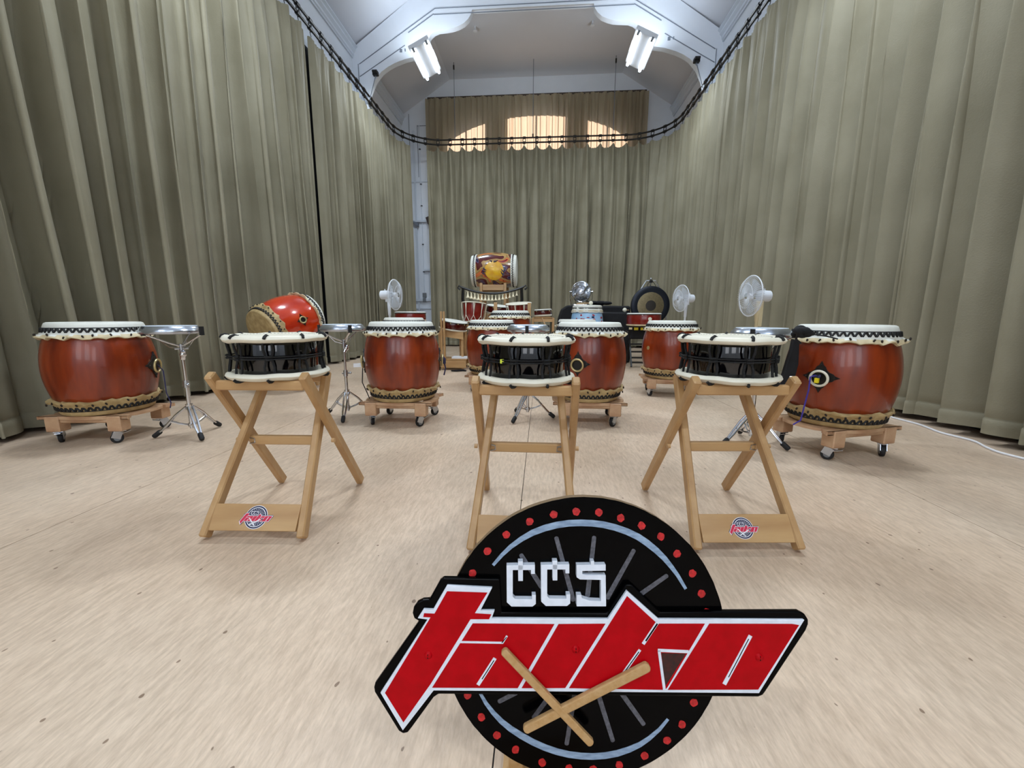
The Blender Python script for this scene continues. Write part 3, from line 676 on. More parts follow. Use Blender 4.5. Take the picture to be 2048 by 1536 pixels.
# ============================================================ X-STANDS WITH LACED DRUMS
# sign geometry shared by the big sign and the small stickers (pixels of the emblem, x right, y down)
Df = lambda X, Y: (740+X/2.2756, 980+Y/2.2756)
A7 = lambda X, Y: (760+X/3.841, 1100+Y/3.841)
B8 = lambda X, Y: (1180+X/3.524, 1100+Y/3.524)
DC = (1168, 1276); DRAD = 282
LETTERBOARD = [Df(*p) for p in [(335, 400), (590, 405), (600, 555), (1080, 560), (1165, 430), (1190, 430), (1320, 555), (1955, 553), (1980, 565), (1996, 590), (1996, 612), (1985, 640), (1800, 920), (1788, 935), (1768, 943), (312, 930), (290, 945), (188, 1085), (172, 1105), (150, 1111), (130, 1098), (20, 920), (17, 900), (22, 880), (222, 598), (200, 585), (193, 562), (198, 535), (215, 512), (240, 500), (270, 498), (318, 412)]]
WHITEWORD = [A7(515, 272), A7(862, 290), A7(772, 465), A7(880, 465), A7(858, 525), (1216.0, 1238.2), B8(260, 287), B8(485, 488), B8(1512, 493), B8(1192, 1010), A7(412, 1080), A7(175, 1387), A7(3, 1098), A7(365, 535), A7(290, 525), A7(335, 455), A7(408, 458)]
RED_T = [A7(*p) for p in [(515, 318), (825, 328), (728, 487), (855, 495), (838, 532), (695, 532), (392, 1025), (180, 1325), (38, 1098), (388, 518), (332, 515), (338, 487), (418, 490)]]
RED_A = [A7(712, 565), A7(1340, 570), A7(1058, 1062), A7(400, 1058)]
RED_I = [A7(1372, 570), (1211, 1247.6), (1130.5, 1376.2), A7(1088, 1062)]
RED_K = [B8(262, 325), B8(462, 508), B8(488, 520), B8(810, 520), B8(545, 970), B8(528, 986), B8(505, 986), A7(1452, 1062), B8(142, 515)]
RED_O = [B8(842, 520), B8(1425, 522), B8(1474, 530), B8(1186, 984), B8(549, 986)]
STROKES = [([A7(618, 706), A7(944, 712), A7(976, 658)], 4.0), ([A7(884, 830), A7(752, 1036)], 7), ([B8(478, 506), B8(374, 662)], 6.5), ([B8(352, 702), B8(222, 886)], 6), ([B8(1131, 602), B8(945, 946)], 8),
           ([B8(478, 706), B8(694, 716)], 6), ([B8(486, 706), B8(524, 985)], 5.5)]
SLITS = [([A7(936, 712), A7(972, 668)], 1.6), ([A7(876, 846), A7(784, 990)], 1.8), ([B8(474, 518), B8(392, 640)], 3), ([B8(344, 716), B8(248, 850)], 1.8), ([B8(1117, 625), B8(975, 895)], 1.6)]
TRI = [B8(503, 726), B8(676, 730), B8(527, 966)]
def CC(x0, y0):   # the C of the top line, in crop-7 units
    q = lambda x, y: A7(x0+x, y0+y)
    return [[q(0, 32), q(218, 28), q(218, 98), q(188, 98), q(188, 68), q(48, 68), q(48, 272), q(66, 290), q(195, 292), q(195, 258), q(225, 258), q(225, 328), q(200, 348), q(38, 348), q(2, 315)], [q(88, 0), q(126, 0), q(126, 152), q(90, 152)]]
CCS = CC(972, 84)+CC(1236, 80)+[[Df(*p) for p in [(940, 340), (1072, 338), (1072, 366), (966, 368), (966, 382), (982, 386), (1072, 386), (1074, 528), (940, 528), (940, 476), (962, 476), (964, 490), (1000, 502), (1050, 504), (1050, 408), (955, 406), (940, 396)]], [Df(*p) for p in [(1004, 322), (1020, 322), (1020, 342), (1004, 342)]]]
DOTS = [Df(*p) for p in [(467, 378), (535, 278), (621, 203), (726, 143), (836, 111), (938, 98), (1041, 101), (1141, 127), (1236, 162), (1323, 211), (1397, 289), (1467, 380), (1508, 471), (1532, 556), (444, 934), (507, 1032), (577, 1115), (662, 1181), (783, 1239), (905, 1266), (1015, 1270), (1134, 1250), (1249, 1208), (1352, 1139), (1420, 1066), (1474, 967)]]
ARC1 = [Df(*p) for p in [(560, 342), (600, 296), (640, 258), (690, 222), (740, 194), (795, 173), (850, 159), (905, 151), (960, 149), (1010, 151), (1060, 157), (1115, 170), (1170, 189), (1220, 213), (1260, 240), (1302, 274), (1340, 311), (1372, 350), (1400, 388), (1437, 450)]]
ARC2 = [Df(*p) for p in [(502, 925), (528, 970), (560, 1012), (598, 1052), (640, 1086), (690, 1118), (740, 1146), (795, 1171), (850, 1190), (905, 1203), (960, 1210), (1015, 1212), (1070, 1208), (1125, 1198), (1180, 1180), (1228, 1158), (1270, 1130), (1318, 1088), (1356, 1042)]]
SPOKES = [(Df(*a), Df(*b)) for a, b in [((688, 296), (780, 440)), ((848, 218), (925, 500)), ((1020, 215), (990, 480)), ((1200, 275), (1080, 490)), ((1350, 390), (1215, 485)), ((588, 962), (665, 922)), ((745, 1035), (805, 955)), ((895, 1155), (932, 925)), ((1105, 1140), (1042, 940)), ((1245, 1065), (1145, 925))]]
STICKS = [((Df(612, 742)), (Df(1004, 1155)), 15.5, 15.5), ((Df(1262, 812)), (Df(712, 1094)), 19.5, 17.5)]
def stroke_poly(pts, wd, taper=False):
    P = [Vector(p) for p in pts]; L_, R_ = [], []
    for i, p in enumerate(P):
        a = P[max(0, i-1)]; b = P[min(len(P)-1, i+1)]; d = (b-a).normalized(); n = Vector((-d.y, d.x))
        w_ = wd/2*(1 if not taper else min(1, .45+i*.12, .45+(len(P)-1-i)*.12)); L_.append(p+n*w_); R_.append(p-n*w_)
    return [tuple(v) for v in L_+R_[::-1]]
def round_bar(a, b, w0, w1, n=5, sq=.7):
    a, b = Vector(a), Vector(b); d = (b-a).normalized(); nn = Vector((-d.y, d.x)); out = []
    for i in range(n+1):
        t = pi/2+pi*i/n; out.append(a+d*cos(t)*w0/2*sq+nn*sin(t)*w0/2)
    for i in range(n+1):
        t = -pi/2+pi*i/n; out.append(b+d*cos(t)*w1/2*sq+nn*sin(t)*w1/2)
    return [tuple(p) for p in out]
def sticker(parent, loc, rot, width):
    """printed emblem, one thin mesh with layered print colours"""
    k = width/860; mb = MB()
    fn = lambda u, v, z: ((u-1180)*k, -(v-1276)*k, z)
    circ = lambda r, n=40: [(DC[0]+r*cos(2*pi*i/n), DC[1]+r*sin(2*pi*i/n)) for i in range(n)]
    mb.prism(circ(DRAD+14), 0, .0003, 2, fn); mb.prism(circ(DRAD), 0, .0006, 0, fn); mb.prism(circ(DRAD-34), 0, .0008, 2, fn); mb.prism(circ(DRAD-52), 0, .0010, 0, fn)
    for i in range(28):
        th = 2*pi*i/28; c, s_ = cos(th), sin(th)
        mb.prism(stroke_poly([(DC[0]+120*c, DC[1]+120*s_), (DC[0]+215*c, DC[1]+215*s_)], 7), 0, .0012, 2, fn)
    mb.prism(LETTERBOARD, 0, .0014, 0, fn)
    big = [((u-1180)*1.02+1180, (v-1310)*1.04+1310) for u, v in WHITEWORD]
    mb.prism(big, 0, .0016, 2, fn)
    for pl in (RED_T, RED_A, RED_I, RED_K, RED_O): mb.prism(pl, 0, .0019, 1, fn)
    for pts, wd in STROKES: mb.prism(stroke_poly(pts, wd*1.8), 0, .0021, 2, fn)
    mb.prism(TRI, 0, .0023, 0, fn)
    mb.prism([(1000, 1112), (1222, 1112), (1222, 1222), (1000, 1222)], 0, .00155, 0, fn)
    for pl in CCS: mb.prism(pl, 0, .0019, 2, fn)
    for a, b, w0, w1 in STICKS: mb.prism(round_bar(a, b, 26, 26), 0, .0026, 2, fn)
    o = mb.build('logo_sticker', ['navy', 'pinkred', 'whiteprint'], parent, 0); o.location = loc; o.rotation_euler = rot
    o['label'] = 'round navy, red and white emblem sticker reading CCS taiko'; return o

def make_xstand(label, loc, rz, stick=True, matn='wood'):
    t = thing('folding_stand', label, 'drum stand', loc, rz, 'folding wooden X-stands in the front row')
    HA, HB = .193, .140; HA1, HB0 = .212, .198; LWD, LH = .031, .044
    yA0, zA0 = -.155, .655; yA1, zA1 = .285, .018      # frame A: front top to back floor
    yB0, zB0 = -.278, .018; yB1, zB1 = .148, .628      # frame B: front floor to back top
    for s in (-1, 1):
        MB().bar((s*HA, yA0, zA0), (s*HA1, yA1, zA1), LWD, LH, ch=.005, ext=.006).build('leg', 'wood', t, 0)
        MB().bar((s*HB0, yB0, zB0), (s*HB, yB1, zB1), LWD, LH, ch=.005, ext=.006).build('leg', 'wood', t, 0)
    MB().bar((-HA, yA0+.020, .612), (HA, yA0+.020, .612), .030, .040, side=(0, 1, 0), ch=.005, ext=-.01).build('top_rail', 'woodx', t, 0)
    MB().bar((-HB, yB1-.014, .603), (HB, yB1-.014, .603), .030, .040, side=(0, 1, 0), ch=.005, ext=-.01).build('top_rail', 'woodx', t, 0)
    zc = .335
    HB = .168; st = MB().bar((-HB+.010, .0, zc), (HB-.010, .0, zc), .030, .040, side=(0, 1, 0), ch=.004).build('stretcher', 'woodx', t, 0)
    for s in (-1, 1):
        MB().tube([(s*(HB-.012), -.018, zc+.014), (s*(HB-.034), -.018, zc+.010), (s*(HB-.036), -.018, zc-.008), (s*(HB-.012), -.018, zc-.013)], .0028, 6).build('bolt_clip', 'steel', st)
        MB().cyl((s*(HA+.020), .0, zc), (s*(HA+.033), .0, zc), .010, 12).build('pivot_bolt', 'wood', t)
    # wide foot board on the front feet, tilted with the legs
    sl = atan2(zB1-zB0, yB1-yB0)
    fb_c = Vector((0, yB0+.075*cos(sl)-.012, zB0+.075*sin(sl)+.006))
    fb = MB().box((0, 0, 0), (2*(.192-.0155), .105, .014)).build('foot_board', 'woodx', t, 0, bevel=.002)
    fb.location = fb_c+Vector((0, -.003, 0)); fb.rotation_euler = (sl, 0, 0)
    return t, fb
def stick_on(fb, u, wd):
    return sticker(fb, (u, 0, -.0072 if False else .0072), (0, 0, 0), wd)
ST = [(-1.160, 1.69, R(3)), (-.058, 1.672, R(0)), (.785, 1.755, R(4.4))]
labs = ['wooden folding X-stand at the left under a black laced drum, sticker on its foot board', 'wooden folding X-stand in the middle, its foot partly hidden by the round sign', 'wooden folding X-stand at the right under a black laced drum, sticker on its foot board']
for i, (x, y, rz) in enumerate(ST):
    t, fb = make_xstand(labs[i], (x, y, 0), rz)
    if i != 1: stick_on(fb, .006 if i == 0 else -.012, .134 if i == 0 else .118)

def make_laced(label, loc, rz, seed):
    t = thing('laced_drum', label, 'drum', loc, rz, 'black laced drums on the front stands')
    # local z 0 = underside of lower hoop (.635 world)
    MB().lathe([(.150, .012), (.155, .03), (.156, .09), (.155, .145), (.150, .158)], 72).build('shell', 'lacquer', t)
    def hoop(z, flip):
        s = -1 if flip else 1
        prof = [(0, z+s*.012), (.12, z+s*.012), (.155, z+s*.012), (.165, z+s*.011), (.175, z+s*.014), (.186, z+s*.015), (.197, z+s*.009), (.202, z), (.198, z-s*.009), (.188, z-s*.014), (.176, z-s*.013), (.160, z-s*.006), (.150, z-s*.002)]
        def mod(i, th, r, zz):
            q = noise.noise(Vector((cos(th)*2.2, sin(th)*2.2, seed+flip*7)))
            if i > 2: zz += .005*q; r += .002*q
            return r, zz
        return MB().lathe(prof, 96, mod, cap=False)
    tb_ = hoop(.168, 0).build('head_hoop', 'hoop', t, 50)
    lb_ = hoop(.016, 1).build('head_hoop', 'hoop', t, 50)
    st = MB()
    for i in range(64):
        th = 2*pi*i/64; st.box((.150*cos(th), .150*sin(th), .1802), (.002, .008, .0012), rot=Matrix.Rotation(th, 3, 'Z'))
    st.build('stitching', 'darkgrey', tb_, 0)['kind'] = 'stuff'
    # vertical lacing pairs, and loops over the hoops
    NL = 9
    me_r = MB()
    for dd in (-.016, .016):
        me_r.tube([(.184, dd, .156), (.180, dd*1.1, .130), (.176, dd*.8, .105), (.1745, dd*.55, .092), (.176, dd*.8, .078), (.180, dd*1.1, .055), (.184, dd, .030)], .0052, 6)
    me_r.tube([(.172, .004, .180), (.186, .0, .1855), (.198, -.003, .181), (.204, -.006, .172)], .0058, 6)
    me_r.tube([(.204, -.006, .008), (.197, -.002, .000), (.186, .003, -.0015), (.172, .006, .002)], .0058, 6)
    for zz in (.088, .099): me_r.tube([(.186, -.012, zz), (.190, 0, zz), (.186, .012, zz)], .005, 6)
    mr = me_r.mesh('lacing_rope', 'rope')
    for i in range(NL): inst('lacing_rope', mr, t, (0, 0, 0), (0, 0, 2*pi*(i+.25)/NL))
    hr = MB()
    for zz in (.089, .098): hr.tube([(.182*cos(2*pi*i/60)*(1+.006*sin(i*1.9)) , .182*sin(2*pi*i/60), zz) for i in range(60)], .0030, 6, closed=True)
    hr.build('waist_cord', 'rope', t)
    return t
ZL = .634
ld = ['black laced drum on the left X-stand, before the tilted orange drum', 'black laced drum on the middle X-stand, with a small lime tag on its cord', 'black laced drum on the right X-stand, before the cream-necked fan']
l0 = make_laced(ld[1], (-.060, 1.665, ZL), .12, 1)
bpy.context.view_layer.update(); index_children()
l1 = dup(l0, (-1.152, 1.685, ZL), .75, ld[0]); l2 = dup(l0, (.785, 1.745, ZL+.003), -.35, ld[2])
for o_, s_ in ((l0, 1), (l1, 1), (l2, 1)): o_.scale = (1.0, 1.0, 1)
MB().box((-.105, -.148, .094), (.014, .005, .016)).build('lime_tag', 'lime', l0, 0)

# ============================================================ CHROME STANDS WITH SILVER DRUMS
def make_snare_stand(label, loc, rz):
    t = thing('chrome_stand', label, 'drum stand', loc, rz, 'chrome tripod stands')
    tu = MB().cyl((0, 0, .06), (0, 0, .40), .014, 12).cyl((0, 0, .40), (0, 0, .60), .010, 12); tu.build('tube', 'chrome', t)
    c = MB().cyl((0, 0, .37), (0, 0, .42), .019, 12).cyl((-.03, 0, .395), (.035, 0, .395), .006, 8).sphere((.04, 0, .395), .012, 8); c.build('collar', 'steel', t)
    MB().cyl((0, 0, .205), (0, 0, .245), .024, 12).build('leg_collar', 'chrome', t); MB().cyl((0, 0, .075), (0, 0, .10), .022, 12).build('leg_collar', 'chrome', t)
    lg = MB()
    for dy in (-.014, .014): lg.tube([(.02, dy, .225), (.09, dy, .165), (.16, dy*.8, .085), (.215, dy*.3, .03)], .0075, 8)
    for dy in (-.010, .010): lg.tube([(.02, dy, .088), (.07, dy, .10), (.125, dy, .125)], .005, 6)
    lme = lg.mesh('leg', 'chrome')
    fme = MB().bar((.190, 0, .055), (.238, 0, .016), .032, .030, ch=.007).mesh('rubber_foot', 'rubber')
    for k_ in range(3):
        l_ = inst('leg', lme, t, (0, 0, 0), (0, 0, 2*pi*k_/3)); inst('rubber_foot', fme, l_)
    b = MB().sphere((.02, 0, .615), .022, 10).cyl((0, 0, .58), (.03, 0, .64), .016, 10); b.build('tilter', 'chrome', t)
    MB().cyl((.0, -.04, .655), (.0, .04, .655), .007, 8).cyl((0, 0, .61), (0, 0, .69), .012, 10).build('basket_hub', 'steel', t)
    ar = MB().tube([(.01, 0, .675), (.07, 0, .70), (.155, 0, .745), (.182, 0, .758)], .006, 8).tube([(.01, 0, .655), (.07, 0, .672), (.12, 0, .728)], .004, 6).mesh('basket_arm', 'chrome')
    cp = MB().box((.192, 0, .785), (.016, .026, .062)).mesh('rubber_grip', 'rubber', 0)
    for k_ in range(3):
        l_ = inst('basket_arm', ar, t, (0, 0, 0), (0, 0, 2*pi*k_/3+.5)); inst('rubber_grip', cp, l_)
    return t
def make_silver(label, loc, r=.180):
    t = thing('silver_drum', label, 'drum', loc, 0, 'shallow silver drums')
    k = r/.18
    MB().lathe([(.168*k, 0), (.176*k, .004), (.182*k, .018), (.180*k, .026), (.160*k, .052), (.152*k, .056), (.140*k, .054)], 56).build('shell', 'silver', t)
    MB().lathe([(0, .0585), (.10*k, .0585), (.150*k, .058), (.154*k, .054), (.151*k, .050)], 56, cap=False).build('drum_head', 'headw', t)
    return t
SN = [(-2.60, 2.73, R(-35), 'chrome tripod stand between the far left drum and the left X-stand'), (-1.705, 3.37, R(45), 'chrome tripod stand behind the left X-stand, left of the big red drum'),
      (-.11, 3.45, R(0), 'chrome tripod stand seen through the middle X-stand'), (1.49, 2.86, R(-40), 'chrome tripod stand behind the right X-stand')]
for x, y, rz, lab in SN: make_snare_stand(lab, (x, y, 0), rz)
for (x, y, _, _), lab in zip(SN, ['shallow silver drum on the chrome stand beside the far left drum', 'shallow silver drum on the chrome stand left of the central-left big drum', 'shallow silver drum seen just over the middle black drum', 'shallow silver drum mostly hidden behind the right black drum']):
    make_silver(lab, (x-(.06 if x < -2 else 0), y, .763), .183)
bw_ = thing('cloth_bow', 'black cloth bow tied at the left edge of the far right drum', 'cloth', (1.535, 2.50, .815))
b = MB()
for i in range(7): b.sphere((random.uniform(-.04, .03), random.uniform(-.03, .03), random.uniform(-.025, .035)), .028, 10, sc=(1.2, .8, .8))
b.tube([(.0, 0, 0), (.05, -.01, -.02), (.12, -.03, -.03), (.17, -.05, -.045)], .004, 6).tube([(-.02, 0, 0), (-.03, 0, -.05), (.0, .0, -.075)], .007, 6)
b.build('bow', 'cloth', bw_, 60)
sp = MB(); sp.prism([(1.615, .74), (1.575, .76), (1.57, .69), (1.555, .62), (1.515, .40), (1.60, .40), (1.625, .60)], 2.64, 2.67, fn=lambda a_, b_, c_: (a_, c_, b_)); spo = sp.build('hanging_cloth', 'cloth', None, 40, bevel=.006)
tag(spo, 'black cloth hanging down beside the far right drum, below the bow', 'cloth')

# ============================================================ TILTED ORANGE DRUM ON A SLANT STAND
tilt = make_nagado('barrel_drum', 'glossy orange barrel drum tilted on its side behind the left black drum', (0, 0, 0), 0, 'barrel_orange', seed=31)
ax = (RT*.44+UP*.46+FW*.77).normalized()           # from the visible head to the far head
q = ax.to_track_quat('Z', 'X'); ctr = Vector((-3.0, 4.60, .80))
tilt.rotation_mode = 'QUATERNION'; tilt.rotation_quaternion = q; sc_ = 1.02; tilt.scale = (sc_,)*3
tilt.location = ctr-(q @ Vector((0, 0, .32*sc_)))
loc_dir = q.inverted() @ ((RT*.62-FW*.75-UP*.12).normalized())
pl = add_handle(tilt, atan2(loc_dir.y, loc_dir.x), 'brass', 1.0)
ss = thing('slant_stand', 'low wooden cradle stand under the tilted orange drum', 'drum stand', (-3.02, 4.66, 0))
for sx in (-1, 1):
    MB().bar((sx*.20, -.18, 0.02), (sx*.16, -.06, .41), .04, .05, ch=.005).build('leg', 'wood', ss, 30)
    MB().bar((sx*.20, .18, 0.02), (sx*.16, .06, .41), .04, .05, ch=.005).build('leg', 'wood', ss, 30)
MB().bar((-.2, .0, .385), (.2, .0, .385), .05, .05, side=(0, 1, 0), ch=.005).build('cross_rail', 'woodx', ss, 30)

# ============================================================ BACK ROW
def post_stand(name, label, loc, w_=.34, h=.70, d=.3, rz=0):
    t = thing(name, label, 'drum stand', loc, rz)
    for sx in (-1, 1):
        for sy_ in (-1, 1): MB().box((sx*w_/2, sy_*d/2, h/2), (.035, .035, h)).build('leg', 'wood', t, 0, bevel=.004)
        MB().box((sx*w_/2, 0, h*.9), (.03, d, .04)).build('side_rail', 'wood', t, 0); MB().box((sx*w_/2, 0, .08), (.03, d, .05)).build('side_rail', 'wood', t, 0)
    MB().box((0, -d/2, h*.95), (w_, .025, .05)).build('front_rail', 'woodx', t, 0); MB().box((0, d/2, h*.95), (w_, .025, .05)).build('back_rail', 'woodx', t, 0)
    return t
def flat_drum(name, label, loc, r, h, shellm, rimm='hoop', tilt_=(0, 0, 0), studs=0, group='small drums of the back row', topm='skin', botm=None):
    t = thing(name, label, 'drum', loc, 0, group, rot=tilt_)
    MB().lathe([(r*.97, .012), (r, .03), (r*1.01, h/2), (r, h-.03), (r*.97, h-.012)], 48).build('shell', shellm, t)
    MB().lathe([(0, h+.004), (r*.9, h+.004), (r*.99, h), (r*1.03, h-.012), (r*1.03, h-.022), (r*.99, h-.026)], 48, cap=False).build('drum_head', topm, t)
    MB().lathe([(r*.99, .026), (r*1.03, .022), (r*1.03, .012), (r*.99, 0), (0, -.003)], 48, cap=False).build('lower_hoop', rimm, t)
    MB().lathe([(r*1.032, h-.024), (r*1.036, h-.018), (r*1.032, h-.012)], 48, cap=False).build('rim_line', 'black', t)
    for i in range(studs):
        a_ = 2*pi*i/studs; MB().sphere(((r*1.03)*cos(a_), (r*1.03)*sin(a_), h-.03), .010, 8).build('stud', 'brass', t)
    return t
# painted drum lying across its tall stand
pd = thing('painted_drum', 'painted barrel drum with a yellow ball among dark swirls, high on a tall wooden stand', 'drum', (-.965, 8.4, 1.79), rot=(0, pi/2, 0))
pr = [(.300+.062*(1-(2*i/12-1)**2), -.40+.80*i/12) for i in range(13)]
MB().lathe(pr, 56).build('barrel', 'painted', pd)
for s in (-1, 1):
    sk = MB().lathe([(0, s*.455), (.27, s*.455), (.298, s*.450), (.308, s*.41), (.320, s*.37), (.326, s*.352), (.318, s*.345), (.300, s*.35)], 56, cap=False).build('drum_skin', 'skin', pd, 50)
    MB().tube(zigzag(.319, s*.385, .012, 44, .005), .006, 5, closed=True).build('lacing_cord', 'black', sk)
yb_ = MB(); n_ = 28; vs = [Vector((0, 0, 0))]
def onb(x_, z_):
    zz = z_; r_ = .300+.062*(1-(zz/.40)**2)+.004; xx = x_; return Vector((xx, -sqrt(max(.0001, r_*r_-xx*xx)), zz))
c0 = (.025, .03); ring = []; vs = [onb(c0[0], c0[1])]; fs = []
for ri in (1, 2, 3):
    for i in range(n_):
        a_ = 2*pi*i/n_; vs.append(onb(c0[0]+.185*ri/3*cos(a_), c0[1]+.185*ri/3*sin(a_)))
fs += [(0, 1+i, 1+(i+1) % n_) for i in range(n_)]
for ri in (0, 1): fs += [(1+ri*n_+i, 1+(ri+1)*n_+i, 1+(ri+1)*n_+(i+1) % n_, 1+ri*n_+(i+1) % n_) for i in range(n_)]
yb_.add(vs, fs); yb_.build('yellow_ball', 'sunyellow', pd, 60)
cw = MB()
for (x_, z_, x2, z2) in ((.02, -.20, .05, -.13), (.07, -.20, .09, -.14), (-.02, -.18, .02, -.12), (.10, .20, .04, .16), (.05, .22, .0, .17), (-.14, .02, -.17, .10), (-.15, -.01, -.17, -.06)):
    cw.tube([onb(x_, z_)+Vector((0, -.006, 0)), onb((x_+x2)/2+.01, (z_+z2)/2)+Vector((0, -.010, 0)), onb(x2, z2)+Vector((0, -.008, 0))], [.016, .012, .004], 6)
cw.build('dark_strokes', 'navy', pd)
ps = thing('tall_stand', 'tall pale wooden stand under the painted drum', 'drum stand', (-.965, 8.4, 0))
for sx in (-1, 1):
    for sy_ in (-1, 1): MB().bar((sx*.24, sy_*.33, .02), (sx*.24, sy_*.275, 1.53), .055, .055, ch=.006).build('leg', 'woodx', ps, 30)
    MB().box((sx*.24, 0, 1.36), (.05, .42, .06)).build('cradle_rail', 'woodx', ps, 0); MB().box((sx*.24, 0, .3), (.05, .5, .05)).build('side_rail', 'woodx', ps, 0)
for sy_ in (-1, 1): MB().box((0, sy_*.24, 1.445), (.44, .05, .11)).build('cross_board', 'woodx', ps, 0, bevel=.004)
MB().box((0, 0, .75), (.44, .05, .06)).build('cross_board', 'woodx', ps, 0)
# bell rack
br = thing('bell_rack', 'black curved rack carrying a row of small brass bells', 'bell rack', (-.945, 7.8, 0))
def rackz(x_): return 1.31+.12*(x_/.6)**2
MB().tube([(x_*.05, 0, rackz(x_*.05)) for x_ in range(-12, 13)], .022, 8).build('top_bar', 'iron', br)
for sx in (-1, 1):
    MB().tube([(sx*.56, 0, 1.40), (sx*.57, 0, 1.2), (sx*.52, 0, .9), (sx*.50, .0, .05)], [.03, .03, .03, .025], 8).build('post', 'iron', br)
    MB().tube([(sx*.60, 0, 1.43), (sx*.64, 0, 1.46), (sx*.66, 0, 1.42), (sx*.62, 0, 1.38)], .018, 8).build('finial', 'iron', br)
    MB().box((sx*.50, 0, .03), (.06, .5, .06)).build('foot', 'iron', br, 0)
MB().box((0, 0, .25), (1.0, .04, .05)).build('cross_bar', 'iron', br, 0)
bell_me = MB().lathe([(0, 0), (.007, -.004), (.011, -.03), (.016, -.05), (.026, -.066), (.030, -.07), (.022, -.070)], 14, cap=False).mesh('bell_body', 'gold')
ring_me = MB().tube([(.010*cos(2*pi*i/10), 0, .012+.014*sin(2*pi*i/10)) for i in range(10)], .004, 5, closed=True).mesh('hanging_loop', 'gold')
ORD = ['leftmost of all']+[w_+' from the left end' for w_ in ('second', 'third', 'fourth', 'fifth', 'sixth', 'seventh')]+['in the very middle']+[w_+' from the right end' for w_ in ('seventh', 'sixth', 'fifth', 'fourth', 'third', 'second')]+['rightmost of all']
for i in range(15):
    x_ = -.47+.94*i/14*(1.0); k_ = 1.25-.45*i/14
    o_ = thing('bell', 'small brass bell on the black curved rack, '+ORD[i], 'bell', (-.945+x_, 7.8, rackz(x_)-.045), 0, 'bells on the black rack'); o_.scale = (k_*1.25,)*3
    inst('bell_body', bell_me, o_); inst('hanging_loop', ring_me, o_)
# rope-laced cup drums
def rope_drum(label, loc, tilt_, k=1):
    t = thing('rope_drum', label, 'drum', loc, 0, 'rope-laced cup drums', rot=tilt_)
    MB().lathe([(.15, 0), (.175, .10), (.195, .22), (.200, .345)], 40).build('shell', 'redshell', t)
    MB().lathe([(0, .352), (.19, .352), (.222, .350), (.232, .343), (.228, .334), (.205, .332)], 40, cap=False).build('drum_head', 'hoop', t)
    MB().lathe([(.16, .015), (.175, .010), (.178, 0), (.165, -.010), (0, -.01)], 40, cap=False).build('lower_hoop', 'hoop', t)
    for i in range(9):
        a_ = 2*pi*i/9; r_ = MB()
        P_ = lambda aa, rr, z: (rr*cos(aa), rr*sin(aa), z)
        r_.tube([P_(a_-.05, .226, .34), P_(a_, .212, .20), P_(a_, .206, .12)], .006, 5).tube([P_(a_+.05, .226, .34), P_(a_, .212, .20)], .006, 5)
        r_.tube([P_(a_, .206, .12), P_(a_-.35, .180, .0)], .005, 5).tube([P_(a_, .206, .12), P_(a_+.35, .180, .0)], .005, 5)
        r_.build('lacing_rope', 'hoop', t)
    return t
rope_drum('red cup drum with white rope lacing, left below the bell rack', (-1.22, 7.20, .765), (R(-6), R(3), 0))
rope_drum('red cup drum with white rope lacing, right below the bell rack', (-.385, 7.20, .765), (R(6), R(-5), .3))
post_stand('post_stand', 'wooden post stand under the left rope-laced red drum', (-1.22, 7.2, 0), .40, .74, .34)
post_stand('post_stand', 'wooden post stand under the right rope-laced red drum', (-.385, 7.2, 0), .40, .74, .34)
flat_drum('flat_drum', 'dark flat drum between the two rope-laced red drums', (-.81, 7.52, .93), .215, .15, 'darkred', tilt_=(R(5), R(6), 0), studs=10)
post_stand('post_stand', 'wooden stand with a tall front post under the dark flat drum between the rope drums', (-.81, 7.52, 0), .32, .92, .3)
tag(MB().box((-.80, 7.08, .56), (.06, .03, 1.12)).build('upright_post', 'wood', None, 0, bevel=.004), 'upright wooden post in front of the dark flat drum in the back row', 'post')
# shallow dark drum on a posted stand at the left
flat_drum('flat_drum', 'dark maroon flat drum tilted on a wooden stand, left of the rope drums', (-1.50, 6.80, .655), .232, .155, 'darkred', tilt_=(R(3), R(9), 0), studs=12)
t = thing('post_stand', 'wooden stand with tall twin posts under the tilted maroon flat drum', 'drum stand', (-1.50, 6.80, 0))
for px_ in (-.085, -.13): MB().box((px_, -.27, .49), (.03, .03, .94)).build('post', 'wood', t, 0, bevel=.003)
for sx in (-1, 1):
    for sy_ in (-1, 1): MB().box((sx*.19, sy_*.16, .31), (.035, .035, .62)).build('leg', 'wood', t, 0)
MB().prism([(-.21, .56), (.21, .50), (.21, .62), (-.21, .65)], -.19, -.165, fn=lambda a_, b_, c_: (a_, c_, b_)).build('front_apron', 'woodx', t, 0)
MB().prism([(-.21, .56), (.21, .50), (.21, .62), (-.21, .65)], .165, .19, fn=lambda a_, b_, c_: (a_, c_, b_)).build('back_apron', 'woodx', t, 0)
MB().box((.05, -.27, .10), (.44, .04, .12)).build('bottom_rail', 'woodx', t, 0); MB().box((.05, .1, .10), (.44, .04, .10)).build('bottom_rail', 'woodx', t, 0)
MB().box((.05, -.08, .175), (.44, .34, .02)).build('shelf', 'woodx', t, 0)
tag(MB().box((-1.35, 6.66, .200), (.26, .18, .028)).build('paper_stack', 'paper', None, 0), 'stack of white paper on the shelf of the twin-post stand', 'paper')
tag(MB().tube([(-1.44, 6.35, .012), (-1.36, 6.33, .016), (-1.26, 6.38, .02), (-1.2, 6.36, .012)], [.012, .016, .018, .01], 6).build('strap', 'cloth', None), 'short black strap lying on the floor by the twin-post stand', 'strap')
